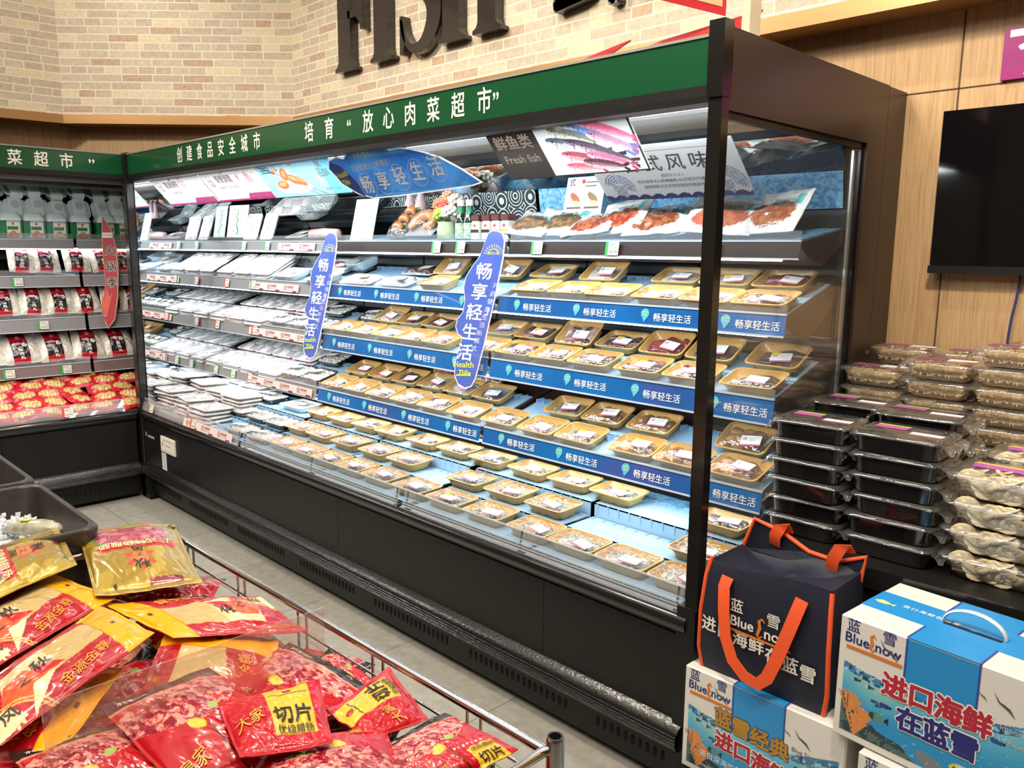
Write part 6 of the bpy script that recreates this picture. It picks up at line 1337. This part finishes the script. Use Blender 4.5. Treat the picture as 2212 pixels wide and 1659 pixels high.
link('strap', webbing([(-.075, .190, .33), (-.068, .172, .365), (-.060, .178, .385), (-.052, .196, .39), (-.048, .208, .37)], .034), t); link('strap', webbing([(.090, .185, .30), (.100, .168, .345), (.112, .175, .375), (.122, .196, .375), (.126, .208, .36)], .034), t)
yy = -.0135
text('蓝', t, (-.070, yy, .213), .040, 'e3ded6', UP, .012); text('雪', t, (.035, yy, .205), .040, 'e3ded6', UP, .012); text('Blue', t, (-.053, yy - .001, .172), .040, 'e9e5de', UP, .02); text('now', t, (.048, yy - .001, .166), .042, 'e9e5de', UP, .02)
m = MB(); m.prism(band([(.008, -.02), (.002, -.028), (-.006, -.022), (.0, .0), (-.004, .018), (.004, .026), (.012, .018)], [.003, .006, .008, .010, .008, .006, .003]), 0, .0005); m.box(-.088, .088, -.036, -.030, 0, .0005); link('logo_mark', m.mesh('logo_mark', ink('d87a28')), t, (0, yy - .0015, .178), (R_(90), R_(2), 0))
for i, ch in enumerate('进口海鲜在蓝雪'): text(ch, t, (-.150 + i * .0475, yy - .001, .135 - i * .006 + .006 * (i == 3)), .046, 'e3ded6', (R_(90), 0, 0), .022)

# ------------------------------------------------------------------ chrome basket of sausage packs in the foreground
t = thing('wire_basket', 'chrome wire basket table full of red and gold sausage packs', 'basket', (-.872, .955, -.016))
BX, BY = -1.52, -1.05   # extents to the left and towards us
def bar(a, b, r, name): link(name, MB().tube([a, b], r, 0, 12).mesh(name, CHR, 60), t)
bar((0, 0, .75), (BX, -.03, .75), .0095, 'top_rail'); bar((0, 0, .75), (.01, BY, .75), .0095, 'top_rail'); bar((BX, -.03, .75), (BX, BY, .75), .0095, 'top_rail'); bar((0.01, BY, .75), (BX, BY, .75), .0095, 'top_rail')
for x, y in ((0.012, .012), (BX, -.03), (.012, BY), (BX, BY)):
    link('post', MB().lathe([(.0165, .016), (.0165, .772), (.0145, .778), (.011, .778), (.011, .70), (0, .70)], (x, y, 0), 0, 24).mesh('post', CHR, 50), t)
for z in (.695, .58): bar((0, 0, z), (BX, -.03, z), .0035, 'side_wire')
for i in range(5):
    for e in (-.012, .012):
        x = BX * (i + .6) / 5 + e * 1.6; bar((x, -.03 * (i + .6) / 5, .75), (x, -.03 * (i + .6) / 5, .47), .003, 'upright_wire')
for i in range(9): y = BY * (i + .5) / 9; bar((.004, y, .75), (.004, y, .47), .003, 'upright_wire')
link('bottom_tray', MB().box(BX, .0, BY, -.03, .46, .475).mesh('bottom_tray', CHR), t)
link('divider', MB().box(-.536, -.533, -.64, -.11, .66, .872, 0).mesh('divider', film('divider_acrylic', 'e8dcd0', .16, .2, .02, 0)), t)

def art_sausage():
    A = Art(150, 120, .30, .24, 'b60a1a'); w, h = A.w, A.h
    A.rect(0, w, h * .865, h, '2c1a18'); dome = (A.Y > h * .42) & (A.Y < h * .86 - .10 * h * (A.U - .5) ** 2 * 4) & (A.Y > h * (.42 + .9 * (A.U - .42) ** 2))
    meat = fbm(A.X * 80, A.Y * 120, 3, 3); mc = np.where((meat > .56)[..., None], rgb('d98f80'), np.where((meat > .45)[..., None], rgb('b8323a'), rgb('8c1424'))); ln = np.sin(A.X * 160 + A.Y * 60 + meat * 9) > .75
    mc = np.where(ln[..., None], mc * .5 + rgb('f2c9b8') * .5, mc); A.c = np.where(dome[..., None], mc, A.c)
    A.put((A.Y > h * .845) & (A.Y < h * .872), 'd9a878', .8); A.ell(w * .40, h * .40, w * .065, h * .058, 'd9a422'); A.ell(w * .40, h * .40, w * .055, h * .047, 'e6c04a')
    for k in range(7): A.ell(w * (.60 + .012 * k), h * (.52 + .012 * math.sin(k * 2.4)), w * .02, h * .018, '7ec23a')
    A.poly([(w * .56, 0), (w * .92, 0), (w * .90, h * .26), (w * .58, h * .24)], 'd8b02a'); A.ell(w * .74, h * .035, w * .012, h * .012, '3a1a12'); A.poly([(w * .46, h * .0), (w * .475, h * .0), (w * .47, h * .36), (w * .46, h * .36)], '2a1814')
    A.poly([(w * .06, h * .05), (w * .12, h * .05), (w * .12, h * .30), (w * .06, h * .30)], 'b80d1c'); A.put(((A.X % .016) < .006) & (A.Y > h * .29) & (A.Y < h * .315) & (A.X > w * .45) & (A.X < w * .85), 'f0d9d0'); return A
def art_red():
    A = Art(170, 96, .36, .20, 'a80c1a'); w, h = A.w, A.h
    A.put((A.V < .26 + 0 * A.U) & (fbm(A.X * 60, A.Y * 60, 5) > .62), 'd0323a', .6)
    top = .80; A.poly([(w * .22, h * top), (w * .80, h * top), (w * .80, h * .42), (w * .45, h * .32), (w * .12, h * .30)], 'd2bd8c'); A.put(inpoly(A.X, A.Y, [(w * .22, h * top), (w * .80, h * top), (w * .80, h * .42), (w * .45, h * .32), (w * .12, h * .30)]) & (A.U > .48), 'b89a5c', .75)
    A.poly([(w * .10, h * .32), (w * .20, h * .62), (w * .33, h * .66), (w * .52, h * .36), (w * .36, h * .34), (w * .28, h * .18)], 'd8572a'); A.poly([(w * .36, h * .62), (w * .52, h * .36), (w * .36, h * .38)], 'c01a22'); A.poly([(w * .30, h * .34), (w * .44, h * .33), (w * .20, h * .02)], 'e8d8a8'); A.poly([(w * .0, h * .34), (w * .12, h * .34), (w * .18, h * .08), (0, h * .02)], 'e3d3a2')
    A.put((np.abs(np.hypot(A.X - w * .02, A.Y + h * .2) - h * .55) < .002) | (np.abs(np.hypot(A.X - w * .02, A.Y + h * .2) - h * .59) < .002), 'd9b060'); 
    for a in np.linspace(0, 6.28, 8)[:-1]: A.ell(w * .12 + .012 * math.cos(a), h * .12 + .012 * math.sin(a), .009, .004, 'e8cfa0', a)
    A.rect(w * .80, w, 0, h, 'f2a60e'); A.put(np.abs(A.X - w * .80) < .0016, 'c2501a'); A.ell(w * .90, h * .5, .006, .006, '5a3a10'); return A
def art_gold():
    A = Art(160, 120, .34, .26, 'ab8d30'); w, h = A.w, A.h
    A.put(fbm(A.X * 9, A.Y * 14, 2) > .55, 'd2b64e', .6)
    A.put((((A.X - w * .5) / (w * .40)) ** 2 + ((A.Y - h * .26) / (h * .27)) ** 2 < 1) & (A.Y > h * .08), '7ea46a'); dome = (((A.X - w * .5) / (w * .37)) ** 2 + ((A.Y - h * .27) / (h * .24)) ** 2 < 1) & (A.Y > h * .10)
    meat = fbm(A.X * 30, A.Y * 60, 4, 3); A.put(dome, 'c24a62'); A.put(dome & (meat > .55), 'dd8a94'); A.put(dome & (np.abs((A.Y * 34 + A.X * 2) % 1) < .12), '8c2a44')
    A.rect(w * .12, w * .88, h * .44, h * .53, 'c8221f'); A.ell(w * .5, h * .45, w * .16, h * .04, 'c9a468')
    for a in (.5, 1.57, 2.6, 3.5, 5.9): A.poly([(w * .5, h * .66), (w * .5 + math.cos(a + .35) * .03, h * .66 + math.sin(a + .35) * .028), (w * .5 + math.cos(a) * .062, h * .66 + math.sin(a) * .05), (w * .5 + math.cos(a - .35) * .03, h * .66 + math.sin(a - .35) * .028)], 'e2532a')
    A.ell(w * .5, h * .66, .028, .022, 'e8803a'); A.rect(w * .16, w * .48, h * .90, h * .955, '7a2a26'); A.ell(w * .8, h * .93, .006, .006, '3a2a10'); return A
PACKS = {
'G1': ([(-2.438, 0.949, 0.755), (-2.562, 0.713, 0.755), (-2.015, 0.586, 0.76), (-1.912, 0.807, 0.76)], 'gold', 'gold sausage pack lying upside down across the far corner of the basket'),
'G2': ([(-2.43, 0.328, 0.775), (-2.06, 0.301, 0.785), (-2.181, 0.599, 0.79), (-2.558, 0.659, 0.78)], 'gold', 'gold sausage pack beside the ice bin'),
'RA': ([(-1.832, 0.328, 0.74), (-2.005, 0.629, 0.75), (-2.305, 0.552, 0.75), (-2.06, 0.252, 0.74)], 'red', 'red pack with yellow header touching the gold packs'),
'RB': ([(-1.493, 0.27, 0.765), (-1.651, 0.589, 0.795), (-1.907, 0.563, 0.785), (-1.695, 0.235, 0.76)], 'red', 'red pack with bright yellow header lying on top of its neighbours'),
'RC': ([(-1.63, 0.164, 0.69), (-1.424, 0.331, 0.74), (-1.644, 0.522, 0.745), (-1.981, 0.367, 0.69)], 'red', 'red pack with an amber header slanting to the lower left behind the divider'),
'RD': ([(-1.8, 0.901, 0.735), (-2.025, 0.601, 0.735), (-1.704, 0.647, 0.745), (-1.533, 0.879, 0.745)], 'red', 'red pack turned upside down along the far chrome rail'),
'RE': ([(-1.318, 0.648, 0.66), (-1.576, 0.831, 0.725), (-1.8, 0.674, 0.735), (-1.503, 0.455, 0.66)], 'red', 'red pack with amber header standing against the clear divider'),
'F1': ([(-1.191, 0.449, 0.745), (-1.147, 0.673, 0.755), (-1.505, 0.637, 0.765), (-1.514, 0.431, 0.755)], 'saus', 'sliced sausage pack with a black corner in the middle of the basket'),
'F2': ([(-1.473, 0.625, 0.715), (-1.217, 0.667, 0.725), (-1.244, 0.863, 0.73), (-1.546, 0.84, 0.73)], 'saus', 'sliced sausage pack with large meat window near the far rail'),
'F3': ([(-1.139, 0.525, 0.790), (-1.079, 0.659, 0.785), (-1.261, 0.744, 0.79), (-1.318, 0.57, 0.79)], 'lab', 'red pack on top showing a yellow label with two large black characters'),
'F4': ([(-1.091, 0.87, 0.735), (-1.295, 0.929, 0.735), (-1.209, 0.725, 0.755), (-1.083, 0.735, 0.755)], 'lab', 'small red pack with a turned yellow label beside the far rail'),
'F5': ([(-0.905, 0.740, 0.735), (-0.900, 0.915, 0.74), (-1.076, 0.897, 0.74), (-1.075, 0.700, 0.735)], 'saus', 'sliced sausage pack by the corner post'),
'F6': ([(-1.116, 0.788, 0.745), (-1.234, 0.605, 0.745), (-1.068, 0.488, 0.755), (-0.934, 0.70, 0.755)], 'saus', 'sliced sausage pack turned towards us at the bottom of the picture'),
'F7': ([(-1.269, 0.307, 0.72), (-1.231, 0.471, 0.72), (-1.468, 0.46, 0.735), (-1.5, 0.28, 0.735)], 'saus', 'sliced sausage pack at the lower left under the amber header'),
'F8': ([(-1.227, 0.834, 0.69), (-1.249, 0.907, 0.70), (-1.501, 0.915, 0.70), (-1.507, 0.857, 0.69)], 'saus', 'sliced sausage pack half buried along the far rail'),
}
def art_label():
    A = Art(120, 100, .18, .16, 'b80a1b'); w, h = A.w, A.h; A.put(fbm(A.X * 30, A.Y * 30, 2) > .62, 'd8303a', .5); A.rect(w * .42, w * .86, h * .18, h * .98, 'd9b42c'); A.rect(w * .44, w * .84, h * .80, h * .81, '5a4410'); A.ell(w * .64, h * .88, .008, .008, 'a8101c'); return A
ARTS = {'gold': art_gold, 'red': art_red, 'saus': art_sausage, 'lab': art_label}
MG = mat('gold_foil_film', 'ffffff', .26, metal=.4, vc=True, coat=.3, bump=.1, bscale=18, spec=.5)
for i, (k, (c, kind, lab)) in enumerate(PACKS.items()):
    o = np.array(c).mean(0); cc = [np.array(p) - o for p in c]
    me, top = pouch_mesh('bag', cc, ARTS[kind](), {'gold': .030, 'red': .022, 'saus': .024, 'lab': .016}[kind], i + 3, MG if kind == 'gold' else POUCH, .0045)
    t = thing('sausage_pack', lab, 'pack', tuple(o), group='sausage packs in the chrome basket'); link('bag', me, t)
    if kind == 'red':
        conform('秋', top, (.36, .56), (.47, .56), (0, .20), 1, '2a1812', t); conform('之', top, (.24, .44), (.31, .44), (0, .13), 1, '2a1812', t); conform('风', top, (.06, .20), (.16, .20), (0, .18), 1, '3a3022', t); conform('金源金尊', top, (.40, .12), (.76, .24), (-.01, .13), 1, 'e08a1e', t)
    elif kind == 'gold':
        conform('广式特级腊肠', top, (.16, .455), (.86, .455), (0, .075), 1, 'f2e2a8', t); conform('秋', top, (.42, .74), (.58, .74), (0, .12), 1, '1c140c', t); conform('之', top, (.47, .63), (.53, .63), (0, .06), 1, '1c140c', t); conform('风', top, (.44, .545), (.56, .545), (0, .07), 1, '1c140c', t)
    elif kind == 'saus':
        conform('切片', top, (.60, .07), (.88, .07), (0, .13), 1, '1c140a', t); conform('优级腊肠', top, (.60, .20), (.88, .20), (0, .05), 1, '4a3a10', t); conform('净含量100克', top, (.10, .91), (.36, .91), (0, .05), 1, 'd9d2cc', t); conform('皇上皇'[0] + '家', top, (.08, .10), (.30, .16), (0, .12), 1, 'd8a23a', t)
    else:
        conform('切片', top, (.44, .42), (.84, .42), (0, .28), 1, '1c140a', t, .02); conform('优级腊肠', top, (.45, .22), (.83, .22), (0, .12), 1, '3a2c0c', t); conform('大家', top, (.06, .40), (.36, .52), (0, .22), 1, 'd8a23a', t)
# packs lower in the heap
bs = random.Random(31)
BASE = [pouch_mesh('bag', [(-.15, -.11, 0), (.15, -.11, 0), (.15, .11, 0), (-.15, .11, 0)], art_sausage(), .026, 40 + s, POUCH, .007)[0] for s in range(2)]
for i in range(6):
    for j in range(4):
        x = -1.03 - i * .235 + bs.uniform(-.02, .02); y = .80 - j * .20 + bs.uniform(-.02, .02)
        thing('sausage_pack', 'buried red sausage pack low in the basket, glimpsed between the packs above it', 'pack', (x, y, .625 + bs.uniform(0, .02)), (R_(bs.uniform(-6, 6)), R_(bs.uniform(-6, 6)), bs.uniform(0, 6.28)), 'buried packs in the basket', BASE[(i + j) % 2])

# ------------------------------------------------------------------ ice bins
def ice_bin(label, x0, x1, y0, y1):
    t = thing('ice_bin', label, 'bin', ((x0 + x1) / 2, (y0 + y1) / 2, 0)); w, d = x1 - x0, y1 - y0
    r = lambda a, b, z, q=.05: [(x, y, z) for x, y in rrect(a, b, q, 6)]
    m = MB(); m.loft([r(w - .03, d - .03, .30), r(w - .004, d - .004, .775), r(w, d, .787), r(w, d, .797), r(w - .008, d - .008, .803), r(w - .036, d - .036, .803), r(w - .044, d - .044, .797), r(w - .06, d - .06, .36), r(w - .10, d - .10, .34)], 0, True, True)
    link('tub', m.mesh('tub', mat('scuffed_black_plastic', '2f2825', .38, noise=(14, '3b3430'), bump=.08, bscale=60), 50), t)
    for sx in (-1, 1):
        for sy in (-1, 1): link('leg', MB().box(sx * (w / 2 - .08) - .02, sx * (w / 2 - .08) + .02, sy * (d / 2 - .08) - .02, sy * (d / 2 - .08) + .02, 0, .302).mesh('leg', BLK), t)
    return t
ice_bin('dark plastic bin of crushed ice behind the gold packs', -3.02, -2.405, -.30, .735); ice_bin('second dark plastic bin at the left edge, beyond the ice-filled one', -3.72, -3.05, -.30, .735)
def ice_mesh():
    m = MB(); rr = random.Random(6); m.box(-.265, .265, -.47, .47, .42, .655)
    for i in range(1800):
        s = rr.uniform(.007, .016); x, y = rr.uniform(-.255, .255), rr.uniform(-.45, .455); z = .655 + .030 * vnoise(np.array([x * 9.0]), np.array([y * 9.0]), 2)[0] + rr.uniform(-.006, .012)
        if (x - .02) ** 2 + (y - .36) ** 2 < .004: z -= .012
        q = Euler((rr.uniform(0, 6), rr.uniform(0, 6), rr.uniform(0, 6))).to_matrix()
        P = [Vector((x, y, z)) + q @ (Vector(v) * s * rr.uniform(.6, 1)) for v in ((1, 0, 0), (0, 1, 0), (-1, 0, 0), (0, -1, 0), (0, 0, .8), (0, 0, -.8))]
        m.add(P, [(0, 1, 4), (1, 2, 4), (2, 3, 4), (3, 0, 4), (1, 0, 5), (2, 1, 5), (3, 2, 5), (0, 3, 5)])
    return m.mesh('crushed_ice', mat('crushed_ice', 'e3e8ea', .18, coat=.3))
o = thing('crushed_ice', 'heap of crushed ice filling the dark bin behind the gold packs', 'ice', (-2.712, .215, .05), me=ice_mesh()); o['kind'] = 'stuff'
t = thing('fish', 'whole grey fish with its head showing in the crushed ice', 'fish', (-2.70, .635, .742), (0, R_(-6), R_(30)))
FB = MB().tube([(-.13, 0, 0), (-.10, 0, .002), (-.04, 0, .006), (.02, 0, .008), (.06, 0, .006), (.085, 0, .002), (.098, 0, -.002)], [.006, .020, .034, .036, .029, .018, .006], 0, 14, flat=(1.0, .62))
link('body', FB.mesh('body', mat('grey_fish_skin', '8c8672', .3, noise=(30, 'b9b49c'), coat=.5), 70), t)
link('eye', MB().blob((.066, .012, .019), (.006, .006, .004), 0, 10, 6).mesh('eye', mat('fish_eye', '2a2622', .2)), t)
link('gill', MB().tube([(.035, -.02, .020), (.030, .0, .028), (.035, .02, .020)], .0018, 0, 6).mesh('gill', ink('6a5f50')), t); link('tag', MB().box(-.05, -.01, -.012, .004, .029, .0315).mesh('tag', ink('e3cf2a')), t)
thing('fish_tag', 'small yellow tag lying on the crushed ice', 'tag', (-2.60, .585, .752), (0, 0, .6), me=MB().box(-.018, .018, -.006, .006, 0, .002).mesh('fish_tag', ink('e3cf2a')))
